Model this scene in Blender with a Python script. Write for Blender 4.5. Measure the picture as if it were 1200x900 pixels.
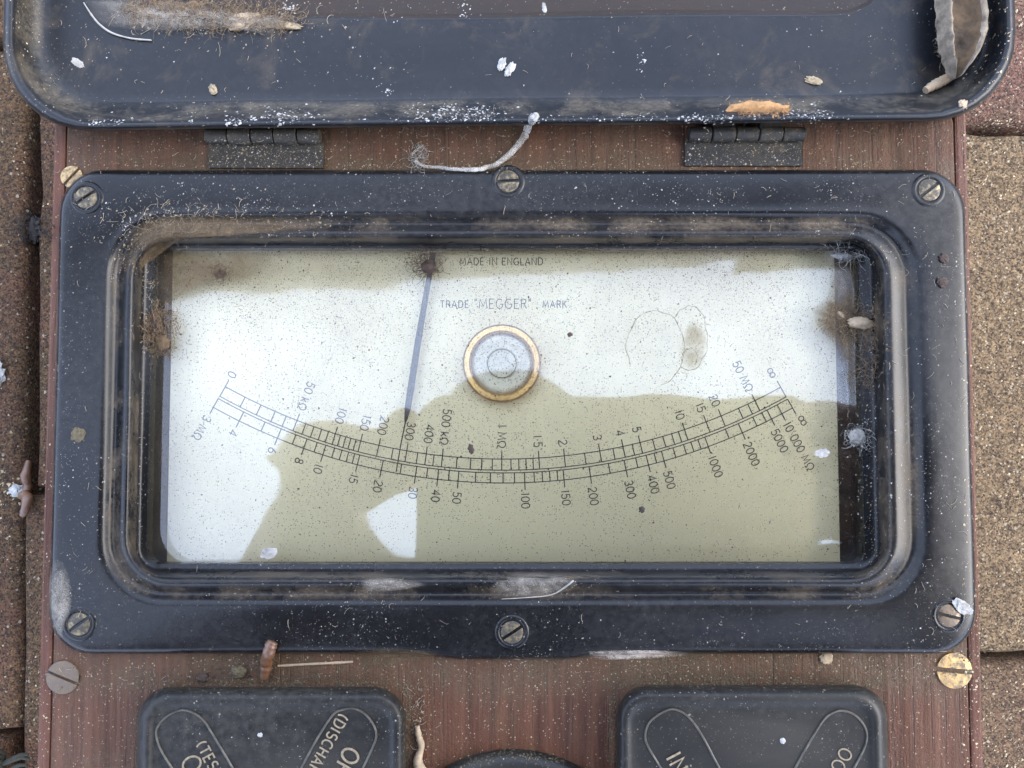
import bpy, bmesh, math, random
from mathutils import Vector, Matrix, noise
from mathutils.bvhtree import BVHTree
R = math.radians
random.seed(7)
for o in list(bpy.data.objects):
    bpy.data.objects.remove(o)
scene = bpy.context.scene
COL = scene.collection

# ------------------------------------------------------------------ camera, sky, sun, exposure
H = 0.136                     # height of the wooden case top above the paving
F = 870.0                     # focal length in photo pixels (1200 wide)
CAM = Vector((0, 0, H + 0.144))
TILT = R(2.5)
cd = bpy.data.cameras.new('camera')
cam = bpy.data.objects.new('camera', cd)
COL.objects.link(cam)
cam.location = CAM
cam.rotation_euler = (TILT, 0, 0)
cd.sensor_width = 36
cd.lens = F / 1200 * 36
cd.clip_start = 0.004
cd.clip_end = 200
scene.camera = cam

SUN_EL, SUN_AZ = R(33), R(88)          # azimuth clockwise from +y
w = bpy.data.worlds.new('World')
scene.world = w
w.use_nodes = True
wt = w.node_tree
bg = wt.nodes['Background']
sky = wt.nodes.new('ShaderNodeTexSky')
sky.sky_type = 'NISHITA'
sky.sun_disc = False
sky.sun_elevation = SUN_EL
sky.sun_rotation = SUN_AZ
sky.dust_density = 3.0
sky.air_density = 1.0
wc = wt.nodes.new('ShaderNodeTexCoord')
wn = wt.nodes.new('ShaderNodeTexNoise')
wn.inputs['Scale'].default_value = 2.2
wn.inputs['Detail'].default_value = 6
wr = wt.nodes.new('ShaderNodeMapRange')
wr.inputs['From Min'].default_value = 0.30
wr.inputs['From Max'].default_value = 0.62
wr.inputs['To Min'].default_value = 0.6
wr.inputs['To Max'].default_value = 0.97
wm = wt.nodes.new('ShaderNodeMix')
wm.data_type = 'RGBA'
wm.inputs[7].default_value = (7.1, 8.5, 11.9, 1)     # bright thin cloud
wt.links.new(wc.outputs['Generated'], wn.inputs['Vector'])
wt.links.new(wn.outputs['Fac'], wr.inputs['Value'])
wt.links.new(wr.outputs['Result'], wm.inputs['Factor'])
wt.links.new(sky.outputs['Color'], wm.inputs[6])
wt.links.new(wm.outputs[2], bg.inputs['Color'])
bg.inputs['Strength'].default_value = 0.15
sd = bpy.data.lights.new('sun', 'SUN')
sd.energy = 2.0
sd.angle = R(48)
sd.color = (1, 0.93, 0.82)
sun = bpy.data.objects.new('sun', sd)
COL.objects.link(sun)
sdir = Vector((math.sin(SUN_AZ) * math.cos(SUN_EL), math.cos(SUN_AZ) * math.cos(SUN_EL), math.sin(SUN_EL)))
sun.rotation_euler = sdir.to_track_quat('Z', 'Y').to_euler()
sun.location = (2, -1, 3)
vs = scene.view_settings
vs.view_transform = 'Standard'
vs.look = 'None'
vs.gamma = 1
vs.use_curve_mapping = False
vs.exposure = 1.98
scene.cycles.max_bounces = 10
scene.cycles.transparent_max_bounces = 16

# ------------------------------------------------------------------ helpers
RC = Matrix.Rotation(TILT, 3, 'X')


def at(px, py, z):
    """point on the horizontal plane z that photo pixel (px, py) looks at"""
    d = RC @ Vector(((px - 600) / F, -(py - 450) / F, -1))
    return CAM + d * ((z - CAM.z) / d.z)


GLASS_Z = H - 0.0045


def rat(px, py, z):
    """point at height z that is mirrored by the glass at photo pixel (px, py)"""
    p = at(px, py, GLASS_Z)
    d = p - CAM
    d.z = -d.z
    return p + d * ((z - GLASS_Z) / d.z)


def mm(v):
    return H + v * 0.001


def mesh_obj(name, verts, faces, mat, parent=None, smooth=None, mats=None):
    me = bpy.data.meshes.new(name)
    me.from_pydata([tuple(v) for v in verts], [], faces)
    bm = bmesh.new()
    bm.from_mesh(me)
    bmesh.ops.recalc_face_normals(bm, faces=bm.faces)
    bm.to_mesh(me)
    bm.free()
    if smooth is not None:
        me.shade_smooth()
        me.set_sharp_from_angle(angle=R(smooth))
    for m in (mats or [mat]):
        me.materials.append(m)
    o = bpy.data.objects.new(name, me)
    COL.objects.link(o)
    if parent is not None:
        link(o, parent)
    return o


def link(o, parent):
    o.parent = parent
    # every empty here is unrotated; meshes are built in world coordinates
    p, t = parent, Vector()
    while p is not None:
        t += p.location
        p = p.parent
    if parent.type == 'EMPTY':
        o.matrix_parent_inverse = Matrix.Translation(-t)


def tag(o, label=None, cat=None, group=None, kind=None):
    for k, v in (('label', label), ('category', cat), ('group', group), ('kind', kind)):
        if v:
            o[k] = v
    return o


def empty(name, loc, label, cat, group=None):
    o = bpy.data.objects.new(name, None)
    o.empty_display_size = 0.01
    o.location = loc
    COL.objects.link(o)
    return tag(o, label, cat, group)


class MB:
    """collects vertices and faces of one mesh"""
    def __init__(s):
        s.v, s.f = [], []

    def add(s, v, f):
        b = len(s.v)
        s.v += [Vector(p) for p in v]
        s.f += [[i + b for i in q] for q in f]

    def build(s, name, mat, parent=None, smooth=None):
        return mesh_obj(name, s.v, s.f, mat, parent, smooth)

    def box(s, lo, hi):
        x0, y0, z0 = lo
        x1, y1, z1 = hi
        s.add([(x0, y0, z0), (x1, y0, z0), (x1, y1, z0), (x0, y1, z0), (x0, y0, z1), (x1, y0, z1), (x1, y1, z1), (x0, y1, z1)],
              [(0, 3, 2, 1), (4, 5, 6, 7), (0, 1, 5, 4), (1, 2, 6, 5), (2, 3, 7, 6), (3, 0, 4, 7)])

    def loft(s, rings, cap0=False, cap1=False, closed=True):
        n = len(rings[0])
        v = [p for r in rings for p in r]
        f = []
        for i in range(len(rings) - 1):
            for j in range(n if closed else n - 1):
                k = (j + 1) % n
                f.append((i * n + j, i * n + k, (i + 1) * n + k, (i + 1) * n + j))
        if cap0:
            f.append(tuple(reversed(range(n))))
        if cap1:
            f.append(tuple((len(rings) - 1) * n + j for j in range(n)))
        s.add(v, f)

    def tube(s, pts, rad, n=5, cap=True):
        pts = [Vector(p) for p in pts]
        rings = []
        for i, p in enumerate(pts):
            t = (pts[min(i + 1, len(pts) - 1)] - pts[max(i - 1, 0)]).normalized()
            a = t.cross(Vector((0, 0, 1)))
            if a.length < 1e-3:
                a = t.cross(Vector((0, 1, 0)))
            a.normalize()
            b = t.cross(a)
            r = rad[i] if isinstance(rad, (list, tuple)) else rad
            rings.append([p + (a * math.cos(2 * math.pi * k / n) + b * math.sin(2 * math.pi * k / n)) * r for k in range(n)])
        s.loft(rings, cap, cap)

    def lathe(s, c, prof, n=32, cap0=False, cap1=True, rot=None):
        rings = []
        for (r, z) in prof:
            rings.append([Vector((c[0] + r * math.cos(2 * math.pi * k / n), c[1] + r * math.sin(2 * math.pi * k / n), c[2] + z)) for k in range(n)])
        s.loft(rings, cap0, cap1)

    def strip(s, pts, hw, closed=False):
        """flat ribbon along points lying in one horizontal plane, half width hw"""
        n = len(pts)
        if n < 2:
            return
        L, Rr = [], []
        for i, p in enumerate(pts):
            a = pts[(i - 1) % n] if (i or closed) else p
            b = pts[(i + 1) % n] if (i < n - 1 or closed) else p
            d1 = (p - a).normalized() if (p - a).length > 1e-9 else (b - p).normalized()
            d2 = (b - p).normalized() if (b - p).length > 1e-9 else d1
            t = (d1 + d2)
            t = t.normalized() if t.length > 1e-6 else d1
            nrm = Vector((-t.y, t.x, 0))
            k = max(0.5, nrm.dot(Vector((-d1.y, d1.x, 0))))
            L.append(p + nrm * hw / k)
            Rr.append(p - nrm * hw / k)
        f = []
        for i in range(n if closed else n - 1):
            j = (i + 1) % n
            f.append((i, j, n + j, n + i))
        s.add(L + Rr, f)


def rr(l, t, r, b, rad, z, n=9, ym=None, xm=600):
    """rounded rectangle whose sides lie at the given photo pixels on the plane z"""
    ym = max(60, min(860, (t + b) / 2)) if ym is None else ym
    x0, x1 = at(l, ym, z).x, at(r, ym, z).x
    y1, y0 = at(xm, t, z).y, at(xm, b, z).y
    q = rad * (CAM.z - z) / F
    pts = []
    for cx, cy, a0 in ((x1 - q, y1 - q, 0), (x0 + q, y1 - q, 90), (x0 + q, y0 + q, 180), (x1 - q, y0 + q, 270)):
        for k in range(n):
            a = R(a0 + 90 * k / (n - 1))
            pts.append(Vector((cx + q * math.cos(a), cy + q * math.sin(a), z)))
    # add points along the straight sides so long edges can undulate
    out = []
    for i, p in enumerate(pts):
        out.append(p)
        m = pts[(i + 1) % len(pts)]
        if i % n == n - 1:
            for k in range(1, 16):
                out.append(p.lerp(m, k / 16))
    return out


def catmull(keys, sub=4):
    out = []
    for i in range(len(keys) - 1):
        p0, p1, p2, p3 = keys[max(i - 1, 0)], keys[i], keys[i + 1], keys[min(i + 2, len(keys) - 1)]
        for k in range(sub):
            t = k / sub
            out.append(tuple(0.5 * ((2 * b) + (-a + c) * t + (2 * a - 5 * b + 4 * c - d) * t * t + (-a + 3 * b - 3 * c + d) * t ** 3)
                             for a, b, c, d in zip(p0, p1, p2, p3)))
    out.append(tuple(keys[-1]))
    return out


# ------------------------------------------------------------------ materials
class NT:
    def __init__(s, name):
        s.m = bpy.data.materials.new(name)
        s.m.use_nodes = True
        s.t = s.m.node_tree
        s.t.nodes.clear()
        s.out = s.t.nodes.new('ShaderNodeOutputMaterial')
        s.tc = s.t.nodes.new('ShaderNodeTexCoord').outputs['Object']

    def n(s, typ, ins=None, **props):
        d = s.t.nodes.new('ShaderNode' + typ)
        for k, v in props.items():
            setattr(d, k, v)
        for k, v in (ins or {}).items():
            s.set(d.inputs[k], v)
        return d

    def set(s, sock, v):
        if isinstance(v, bpy.types.NodeSocket):
            s.t.links.new(v, sock)
        elif isinstance(v, (tuple, list)) and len(v) == 3 and sock.type == 'RGBA':
            sock.default_value = (*v, 1)
        else:
            sock.default_value = v

    def math(s, op, a, b=0.0, clamp=False):
        return s.n('Math', {0: a, 1: b}, operation=op, use_clamp=clamp).outputs[0]

    def mix(s, f, a, b):
        d = s.n('Mix', {'Factor': f, 6: a, 7: b}, data_type='RGBA')
        return d.outputs[2]

    def noise(s, scale, detail=4, rough=0.55, vec=None, dist=0.0):
        return s.n('TexNoise', {'Vector': vec or s.tc, 'Scale': scale, 'Detail': detail, 'Roughness': rough, 'Distortion': dist}).outputs['Fac']

    def ramp(s, v, lo, hi, a=0.0, b=1.0):
        return s.n('MapRange', {'Value': v, 'From Min': lo, 'From Max': hi, 'To Min': a, 'To Max': b}, clamp=True).outputs[0]

    def stretch(s, sx, sy, sz):
        return s.n('Mapping', {'Vector': s.tc, 'Scale': (sx, sy, sz)}).outputs[0]

    def specks(s, scale, density, size, vec=None):
        """irregular dots: the share of cells that carry one, and how much of the cell it fills"""
        wob = s.n('TexNoise', {'Vector': vec or s.tc, 'Scale': scale * 2.5, 'Detail': 2.0}).outputs['Color']
        add = s.n('VectorMath', {0: wob, 3: 0.9 / scale}, operation='SCALE').outputs[0]
        vv = s.n('VectorMath', {0: vec or s.tc, 1: add}, operation='ADD').outputs[0]
        v = s.n('TexVoronoi', {'Vector': vv, 'Scale': scale}, feature='F1')
        sep = s.n('SeparateColor', {0: v.outputs['Color']})
        on = s.math('GREATER_THAN', sep.outputs[0], 1 - density) if not isinstance(density, bpy.types.NodeSocket) else \
            s.math('LESS_THAN', sep.outputs[0], density)
        lim = s.math('MULTIPLY_ADD', sep.outputs[1], size)
        s.t.nodes[-1].inputs[2].default_value = size * 0.25
        near = s.math('LESS_THAN', v.outputs['Distance'], lim)
        return s.math('MULTIPLY', on, near)

    def bump(s, h, strength, dist):
        return s.n('Bump', {'Height': h, 'Strength': strength, 'Distance': dist}).outputs[0]

    def pbr(s, color, rough=0.5, metal=0.0, normal=None, **more):
        ins = {'Base Color': color, 'Roughness': rough, 'Metallic': metal}
        if normal is not None:
            ins['Normal'] = normal
        ins.update(more)
        b = s.n('BsdfPrincipled', ins)
        s.t.links.new(b.outputs[0], s.out.inputs[0])
        return b

    def done(s, sock=None):
        if sock is not None:
            s.t.links.new(sock, s.out.inputs[0])
        return s.m


def plain(name, col, rough=0.6, metal=0.0, var=0.35, scale=900, bump=0.3, bd=0.0002, **more):
    t = NT(name)
    nz = t.noise(scale, 5, 0.65)
    c = t.mix(t.ramp(nz, 0.3, 0.7), tuple(x * (1 - var) for x in col), tuple(min(1, x * (1 + var)) for x in col))
    t.pbr(c, rough, metal, t.bump(nz, bump, bd), **more)
    return t.done()


def enamel(name, base, rough, dust_col, film, speck_density, grime=0.0, zband=None):
    t = NT(name)
    big = t.noise(38, 6, 0.6)
    fine = t.noise(700, 4, 0.7)
    filmm = t.math('MULTIPLY', t.ramp(big, 0.38, 0.72), t.ramp(fine, 0.35, 0.75))
    streak = t.ramp(t.noise(60, 5, 0.7, t.stretch(.12, 1, 1), 0.8), 0.45, 0.7)
    filmm = t.math('MAXIMUM', filmm, t.math('MULTIPLY', t.math('MULTIPLY', streak, t.ramp(t.noise(16, 3, 0.5), 0.45, 0.65)), 0.6))
    filmm = t.math('MULTIPLY', filmm, film)
    c = t.mix(filmm, base, dust_col)
    if grime:
        g = t.math('MULTIPLY', t.ramp(t.noise(85, 7, 0.7, dist=0.6), 0.55, 0.7), grime)
        c = t.mix(g, c, (0.10, 0.075, 0.045))
    if zband:
        z = t.n('SeparateXYZ', {0: t.tc}).outputs[2]
        zl, zh, am, zc_ = zband
        zm = t.math('MULTIPLY', t.ramp(z, mm(zl - .8), mm(zl)), t.ramp(z, mm(zh), mm(zh + .8), 1.0, 0.0))
        pt = t.math('MULTIPLY', t.ramp(t.noise(70, 7, 0.75), 0.44, 0.64), t.ramp(t.noise(1500, 3, 0.75), 0.32, 0.62, 0.25, 1.0))
        zm = t.math('MULTIPLY', t.math('MULTIPLY', zm, pt), am)
        c = t.mix(zm, c, zc_)
        if zl > 2:
            z2 = t.math('MULTIPLY', t.ramp(z, mm(-2.0), mm(-1.2)), t.ramp(z, mm(1.3), mm(1.9), 1.0, 0.0))
            c = t.mix(t.math('MULTIPLY', z2, t.ramp(t.noise(300, 5, 0.7, t.stretch(.15, 1, 1)), 0.3, 0.6, 0.6, 1.0)), c, (0.016, 0.010, 0.006))
        filmm = t.math('MAXIMUM', filmm, zm)
    s1 = t.math('MULTIPLY', t.specks(2300, speck_density * 0.55, 0.30), 0.8)
    s2 = t.specks(1100, speck_density * 0.12, 0.20)
    s3 = t.specks(4200, speck_density * 1.2, 0.36)
    sp = t.math('MAXIMUM', t.math('MAXIMUM', s1, s2), t.math('MULTIPLY', s3, 0.35))
    sp = t.math('MULTIPLY', sp, t.ramp(t.noise(70, 4, 0.6), 0.40, 0.62, 0.06, 1.0))
    c = t.mix(sp, c, (0.25, 0.235, 0.205))
    # dark pits
    pit = t.specks(900, 0.05, 0.25)
    c = t.mix(t.math('MULTIPLY', pit, 0.8), c, (0.01, 0.009, 0.008))
    rg = t.math('ADD', t.ramp(big, 0.3, 0.75, rough * 0.8, rough * 1.35), t.math('MULTIPLY', filmm, 0.5))
    rg = t.math('MAXIMUM', rg, t.math('MULTIPLY', sp, 0.8))
    hgt = t.math('ADD', t.noise(160, 3, 0.5), t.math('MULTIPLY', sp, 0.6))
    t.pbr(c, rg, 0.0, t.bump(hgt, 0.16, 0.0006), **{'Specular IOR Level': 0.2})
    return t.done()


def wood_mat(name, a, b, dirt=0.5, axis='y'):
    t = NT(name)
    v = t.stretch(1, 0.045, 0.06) if axis == 'y' else t.stretch(0.045, 1, 0.06)
    g1 = t.noise(900, 5, 0.65, v, 0.3)
    g2 = t.noise(240, 4, 0.6, v, 0.8)
    c = t.mix(t.ramp(g1, 0.32, 0.66), a, b)
    c = t.mix(t.ramp(g2, 0.5, 0.7, 0, 0.55), c, tuple(x * 0.5 for x in a))
    pores = t.ramp(t.noise(1500, 2, 0.5, t.stretch(1, 0.03, 0.05) if axis == 'y' else t.stretch(0.03, 1, 0.05)), 0.60, 0.66)
    c = t.mix(t.math('MULTIPLY', pores, 0.45), c, (0.025, 0.012, 0.008))
    d = t.math('MULTIPLY', t.ramp(t.noise(36, 7, 0.68), 0.42, 0.66), t.ramp(t.noise(1100, 3, 0.7), 0.32, 0.6))
    c = t.mix(t.math('MULTIPLY', d, dirt), c, (0.068, 0.048, 0.027))
    moss = t.math('MULTIPLY', t.ramp(t.noise(60, 5, 0.7), 0.58, 0.72), 0.35)
    c = t.mix(moss, c, (0.05, 0.04, 0.016))
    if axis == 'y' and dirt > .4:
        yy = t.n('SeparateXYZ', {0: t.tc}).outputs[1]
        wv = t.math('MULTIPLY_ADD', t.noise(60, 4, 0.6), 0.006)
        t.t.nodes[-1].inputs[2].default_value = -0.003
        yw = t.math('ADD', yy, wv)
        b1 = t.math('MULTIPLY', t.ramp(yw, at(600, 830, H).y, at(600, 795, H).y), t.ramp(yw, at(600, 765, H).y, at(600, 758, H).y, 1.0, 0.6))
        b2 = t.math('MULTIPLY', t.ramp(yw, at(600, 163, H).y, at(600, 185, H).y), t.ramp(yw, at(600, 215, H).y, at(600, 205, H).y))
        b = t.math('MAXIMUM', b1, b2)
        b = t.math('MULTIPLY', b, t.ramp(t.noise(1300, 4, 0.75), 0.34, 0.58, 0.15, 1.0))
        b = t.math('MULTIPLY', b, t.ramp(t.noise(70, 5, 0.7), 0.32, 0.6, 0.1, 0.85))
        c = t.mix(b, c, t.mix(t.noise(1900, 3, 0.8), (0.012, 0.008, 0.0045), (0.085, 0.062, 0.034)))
    sp = t.math('MULTIPLY', t.specks(2600, 0.16, 0.30), 0.7)
    c = t.mix(sp, c, (0.28, 0.23, 0.15))
    hgt = t.math('ADD', t.math('MULTIPLY', pores, -0.7), t.math('ADD', g1, t.noise(1600, 3, 0.7)))
    t.pbr(c, t.ramp(g2, 0.3, 0.7, 0.55, 0.8), 0, t.bump(hgt, 0.5, 0.0005), **{'Specular IOR Level': 0.22})
    return t.done()


def brick_mat(name, a, b, c3):
    t = NT(name)
    n1 = t.noise(420, 6, 0.75)
    c = t.mix(t.ramp(n1, 0.36, 0.64), a, b)
    c = t.mix(t.ramp(t.noise(38, 5, 0.65), 0.45, 0.7), c, c3)
    v = t.n('TexVoronoi', {'Vector': t.tc, 'Scale': 1700.0, 'Randomness': 1.0}, feature='F1')
    sep = t.n('SeparateColor', {0: v.outputs['Color']})
    br = t.ramp(sep.outputs[0], 0.0, 1.0, 0.25, 2.1)
    c = t.n('VectorMath', {0: c, 3: br}, operation='SCALE').outputs[0]
    sp = t.specks(800, 0.10, 0.4)
    c = t.mix(sp, c, (0.36, 0.30, 0.21))
    dk = t.specks(650, 0.12, 0.33)
    c = t.mix(t.math('MULTIPLY', dk, 0.7), c, (0.03, 0.022, 0.015))
    h = t.math('ADD', t.math('MULTIPLY', v.outputs['Distance'], -0.5), t.math('ADD', t.math('MULTIPLY', t.noise(650, 7, 0.8), 2.2), t.math('MULTIPLY', sp, 0.4)))
    t.pbr(c, 0.9, 0, t.bump(h, 1.0, 0.0017), **{'Specular IOR Level': 0.25})
    return t.done()


M = {}
M['wood'] = wood_mat('mahogany_top', (0.034, 0.0115, 0.0050), (0.074, 0.0285, 0.0130), 0.5)
M['wood_side'] = wood_mat('mahogany_side', (0.052, 0.018, 0.0095), (0.085, 0.033, 0.019), 0.3)
M['enamel'] = enamel('black_enamel', (0.0044, 0.0044, 0.005), 0.25, (0.078, 0.074, 0.066), 0.22, 0.11, 0.0, (-2.5, 1.2, 0.75, (0.10, 0.075, 0.048)))
M['lid'] = enamel('slate_enamel', (0.0055, 0.0061, 0.0074), 0.33, (0.07, 0.066, 0.058), 0.17, 0.018, 0.22, (3.2, 8.4, 0.65, (0.12, 0.10, 0.07)))
M['bakelite'] = enamel('black_bakelite', (0.006, 0.0057, 0.0052), 0.42, (0.075, 0.068, 0.052), 0.5, 0.10)
M['dark_metal'] = enamel('dark_steel', (0.010, 0.0102, 0.010), 0.5, (0.075, 0.060, 0.038), 0.95, 0.2, 0.7)
M['black_in'] = plain('black_lining', (0.012, 0.012, 0.012), 0.6)
M['ink'] = plain('black_ink', (0.012, 0.011, 0.010), 0.6, bump=0.02)
M['needle'] = plain('black_needle', (0.010, 0.010, 0.011), 0.45, bump=0.05)
M['letter'] = plain('tan_letter', (0.1382, 0.1066, 0.0662), 0.75, var=0.45, scale=1500)
M['groove'] = plain('dusty_outline', (0.0400, 0.0352, 0.0256), 0.55, var=0.7, scale=600)
M['brass_new'] = plain('polished_brass', (0.62, 0.38, 0.13), 0.24, 1.0, var=0.08, scale=500, bump=0.05)
M['felt'] = plain('level_fluid', (0.76, 0.71, 0.55), 0.5, var=0.15, scale=260, bump=0.03)


def dial_mat():
    t = NT('cream_dial')
    c = t.mix(t.ramp(t.noise(30, 4), 0.3, 0.7), (0.86, 0.74, 0.445), (0.89, 0.78, 0.475))
    c = t.mix(t.ramp(t.noise(700, 4, 0.7), 0.6, 0.75, 0, 0.3), c, (0.58, 0.50, 0.30))
    t.pbr(c, 0.45)
    return t.done()


M['dial'] = dial_mat()


def glass_mat(name, ior, dust=True):
    t = NT(name)
    fr = t.n('Fresnel', {'IOR': ior}).outputs[0]
    tr = t.n('BsdfTransparent', {'Color': (0.98, 0.985, 0.975)}).outputs[0]
    gl = t.n('BsdfGlossy', {'Color': (1, 1, 1), 'Roughness': 0.032, 'Normal': t.bump(t.noise(55, 2, 0.4), 0.05, 0.002)}).outputs[0]
    s = t.n('MixShader', {0: fr, 1: tr, 2: gl}).outputs[0]
    if dust:
        xy = t.n('SeparateXYZ', {0: t.tc})
        yy = xy.outputs[1]
        up = t.ramp(yy, -0.03, 0.05, 0.35, 1.0)
        film = t.math('MULTIPLY', t.ramp(t.noise(24, 6, 0.65), 0.40, 0.72, 0.03, 0.20), t.ramp(t.noise(1300, 3, 0.7), 0.3, 0.7, 0.4, 1.3))
        film = t.math('MULTIPLY', film, up)
        df = t.n('BsdfDiffuse', {'Color': (0.22, 0.19, 0.145)}).outputs[0]
        s = t.n('MixShader', {0: film, 1: s, 2: df}).outputs[0]
        dens = t.math('MULTIPLY', t.ramp(t.noise(45, 5, 0.6), 0.32, 0.70, 0.18, 0.95), t.ramp(yy, -0.03, 0.045, 0.3, 1.25))
        k1 = t.math('MULTIPLY', t.specks(2900, dens, 0.32), 0.6)
        k2 = t.specks(1300, t.math('MULTIPLY', dens, 0.16), 0.20)
        k = t.math('MAXIMUM', k1, k2)
        dc = t.mix(t.ramp(t.noise(900, 1), 0.42, 0.6), (0.018, 0.012, 0.008), (0.10, 0.072, 0.045))
        dk = t.n('BsdfDiffuse', {'Color': dc}).outputs[0]
        s = t.n('MixShader', {0: k, 1: s, 2: dk}).outputs[0]
    return t.done(s)


M['glass'] = glass_mat('dusty_window_glass', 1.53)
M['lens'] = glass_mat('level_glass', 1.33, False)


def tarnished(name, col, dirt, lo_=0.40):
    t = NT(name)
    nz = t.noise(900, 5, 0.7, t.stretch(1, 1, 1))
    m = t.ramp(nz, lo_, lo_ + .2)
    c = t.mix(m, col, dirt)
    t.pbr(c, t.ramp(m, 0, 1, 0.33, 0.7), t.ramp(m, 0, 1, 1.0, 0.1), t.bump(nz, 0.4, 0.0003))
    return t.done()


M['screw'] = tarnished('tarnished_brass', (0.20, 0.155, 0.085), (0.022, 0.018, 0.012), 0.33)
M['brass'] = tarnished('dull_brass', (0.30, 0.205, 0.095), (0.085, 0.058, 0.03), 0.42)
M['screw_dirty'] = tarnished('grimy_brass', (0.12, 0.09, 0.06), (0.075, 0.052, 0.036))
M['brick_yellow'] = brick_mat('yellow_brick', (0.072, 0.043, 0.021), (0.205, 0.137, 0.070), (0.150, 0.098, 0.052))
M['brick_red'] = brick_mat('red_brick', (0.078, 0.036, 0.023), (0.150, 0.074, 0.050), (0.105, 0.062, 0.036))
M['brick_brown'] = brick_mat('brown_brick', (0.042, 0.022, 0.0085), (0.105, 0.059, 0.025), (0.090, 0.038, 0.019))
M['brick_tan'] = brick_mat('tan_brick', (0.065, 0.036, 0.018), (0.150, 0.086, 0.047), (0.104, 0.068, 0.036))
M['joint'] = brick_mat('joint_soil', (0.02, 0.016, 0.011), (0.05, 0.038, 0.024), (0.03, 0.026, 0.012))

# ------------------------------------------------------------------ paving
gv = MB()
gv.add([(-4, -4, -0.012), (4, -4, -0.012), (4, 4, -0.012), (-4, 4, -0.012)], [(0, 1, 2, 3)])
ground = gv.build('ground', M['joint'])
tag(ground, 'dark soil in the joints beneath the brick paving', None, None, 'structure')
del ground['label']


def brick(x0, y0, x1, y1, mat, seed, rz=0.0, dz=0.0):
    rnd = random.Random(seed)
    m = MB()
    b = 0.0035
    zt = dz
    cx, cy = (x0 + x1) / 2, (y0 + y1) / 2
    rings = []
    N = 14
    for ins, z in ((0.0, -0.05), (0.0, zt - b), (b * 0.35, zt - b * 0.3), (b * 1.1, zt), (b * 4, zt)):
        ring = []
        cs = [(x0 + ins, y0 + ins), (x1 - ins, y0 + ins), (x1 - ins, y1 - ins), (x0 + ins, y1 - ins)]
        for q in range(4):
            a, c = Vector(cs[q]), Vector(cs[(q + 1) % 4])
            for k in range(N):
                p = a.lerp(c, k / N)
                wv = noise.noise(Vector((p.x * 90, p.y * 90, seed))) * 0.0011 + noise.noise(Vector((p.x * 380, p.y * 380, seed))) * 0.0006
                d = (p - Vector((cx, cy)))
                p = p + d.normalized() * wv
                ring.append(Vector((p.x, p.y, z + (wv * 0.5 if z > -0.04 else 0))))
        rings.append(ring)
    m.loft(rings, False, True)
    for v in m.v:
        dx, dy = v.x - cx, v.y - cy
        v.x = cx + dx * math.cos(rz) - dy * math.sin(rz)
        v.y = cy + dx * math.sin(rz) + dy * math.cos(rz)
    return m.build('brick', mat, ground, 50)


xj = at(31, 420, 0).x
yj = at(1165, 150, 0).y
yl = at(20, 575, 0).y
k = 0
for ci in range(-3, 5):
    xa = xj + ci * 0.1005
    off = {0: yl, -1: at(5, 866, 0).y, 3: yj, 4: yj}.get(ci, yl + 0.1 * (ci % 2))
    pitch = 0.2005 if ci != -1 else 0.262
    for ri in range(-2, 3):
        k += 1
        ya = off + ri * pitch
        if ci == 3:
            mt = M['brick_yellow'] if ri == -1 else (M['brick_red'] if ri == 0 else M['brick_tan'])
        elif ci <= 0:
            mt = M['brick_brown']
        else:
            mt = random.choice([M['brick_yellow'], M['brick_red'], M['brick_brown']])
        brick(xa + 0.0016, ya + 0.0016, xa + 0.099, ya + pitch - 0.0015, mt, k, R({0: 1.1, -1: 1.1}.get(ci, -0.2)), random.Random(k).uniform(-0.0012, 0.0012))

# ------------------------------------------------------------------ the instrument: wooden case
yb_px, yf_px = 128, 1110
xl = (at(65, 140, H).x + at(40, 900, H).x) / 2
xr = (at(1131, 140, H).x + at(1156, 900, H).x) / 2
yb, yf = at(600, yb_px, H).y, at(600, yf_px, H).y
tester = empty('insulation_tester', ((xl + xr) / 2, (yb + yf) / 2, 0),
               'old black and mahogany electrical tester with open lid and curved dial behind dirty glass', 'meter')
sw = 0.0024


def wood_panel(name, lo, hi, mat, bev=0.0006):
    o = MB()
    o.box(lo, hi)
    ob = o.build(name, mat, tester)
    bm = bmesh.new()
    bm.from_mesh(ob.data)
    bmesh.ops.bevel(bm, geom=bm.edges[:], offset=bev, segments=2, affect='EDGES', profile=0.6)
    bm.to_mesh(ob.data)
    bm.free()
    return ob


wood_panel('side_panel', (xl, yf, 0.001), (xl + sw, yb, H - 0.0001), M['wood_side'])
wood_panel('side_panel', (xr - sw, yf, 0.001), (xr, yb, H - 0.0001), M['wood_side'])
wood_panel('end_panel', (xl + sw + 0.0001, yb - 0.006, 0.001), (xr - sw - 0.0001, yb - 0.0002, H - 0.0045), M['wood_side'])
wood_panel('end_panel', (xl + sw + 0.0001, yf + 0.0002, 0.001), (xr - sw - 0.0001, yf + 0.006, H - 0.0045), M['wood_side'])
# top board with the opening for the dial
inn = rr(146, 271, 1050, 686, 40, H)
x0, x1, y0, y1 = xl + sw + 0.00012, xr - sw - 0.00012, yf, yb


def squared(ring, x0, x1, y0, y1, z):
    """matching ring of the same point count on a plain rectangle"""
    cx, cy = sum(p.x for p in ring) / len(ring), sum(p.y for p in ring) / len(ring)
    out = []
    ex = max(p.x for p in ring) - cx
    ey = max(p.y for p in ring) - cy
    for p in ring:
        u, v = (p.x - cx) / ex, (p.y - cy) / ey
        m = max(abs(u), abs(v))
        u, v = u / m, v / m
        out.append(Vector((x0 + (u + 1) / 2 * (x1 - x0), y0 + (v + 1) / 2 * (y1 - y0), z)))
    return out


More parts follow.
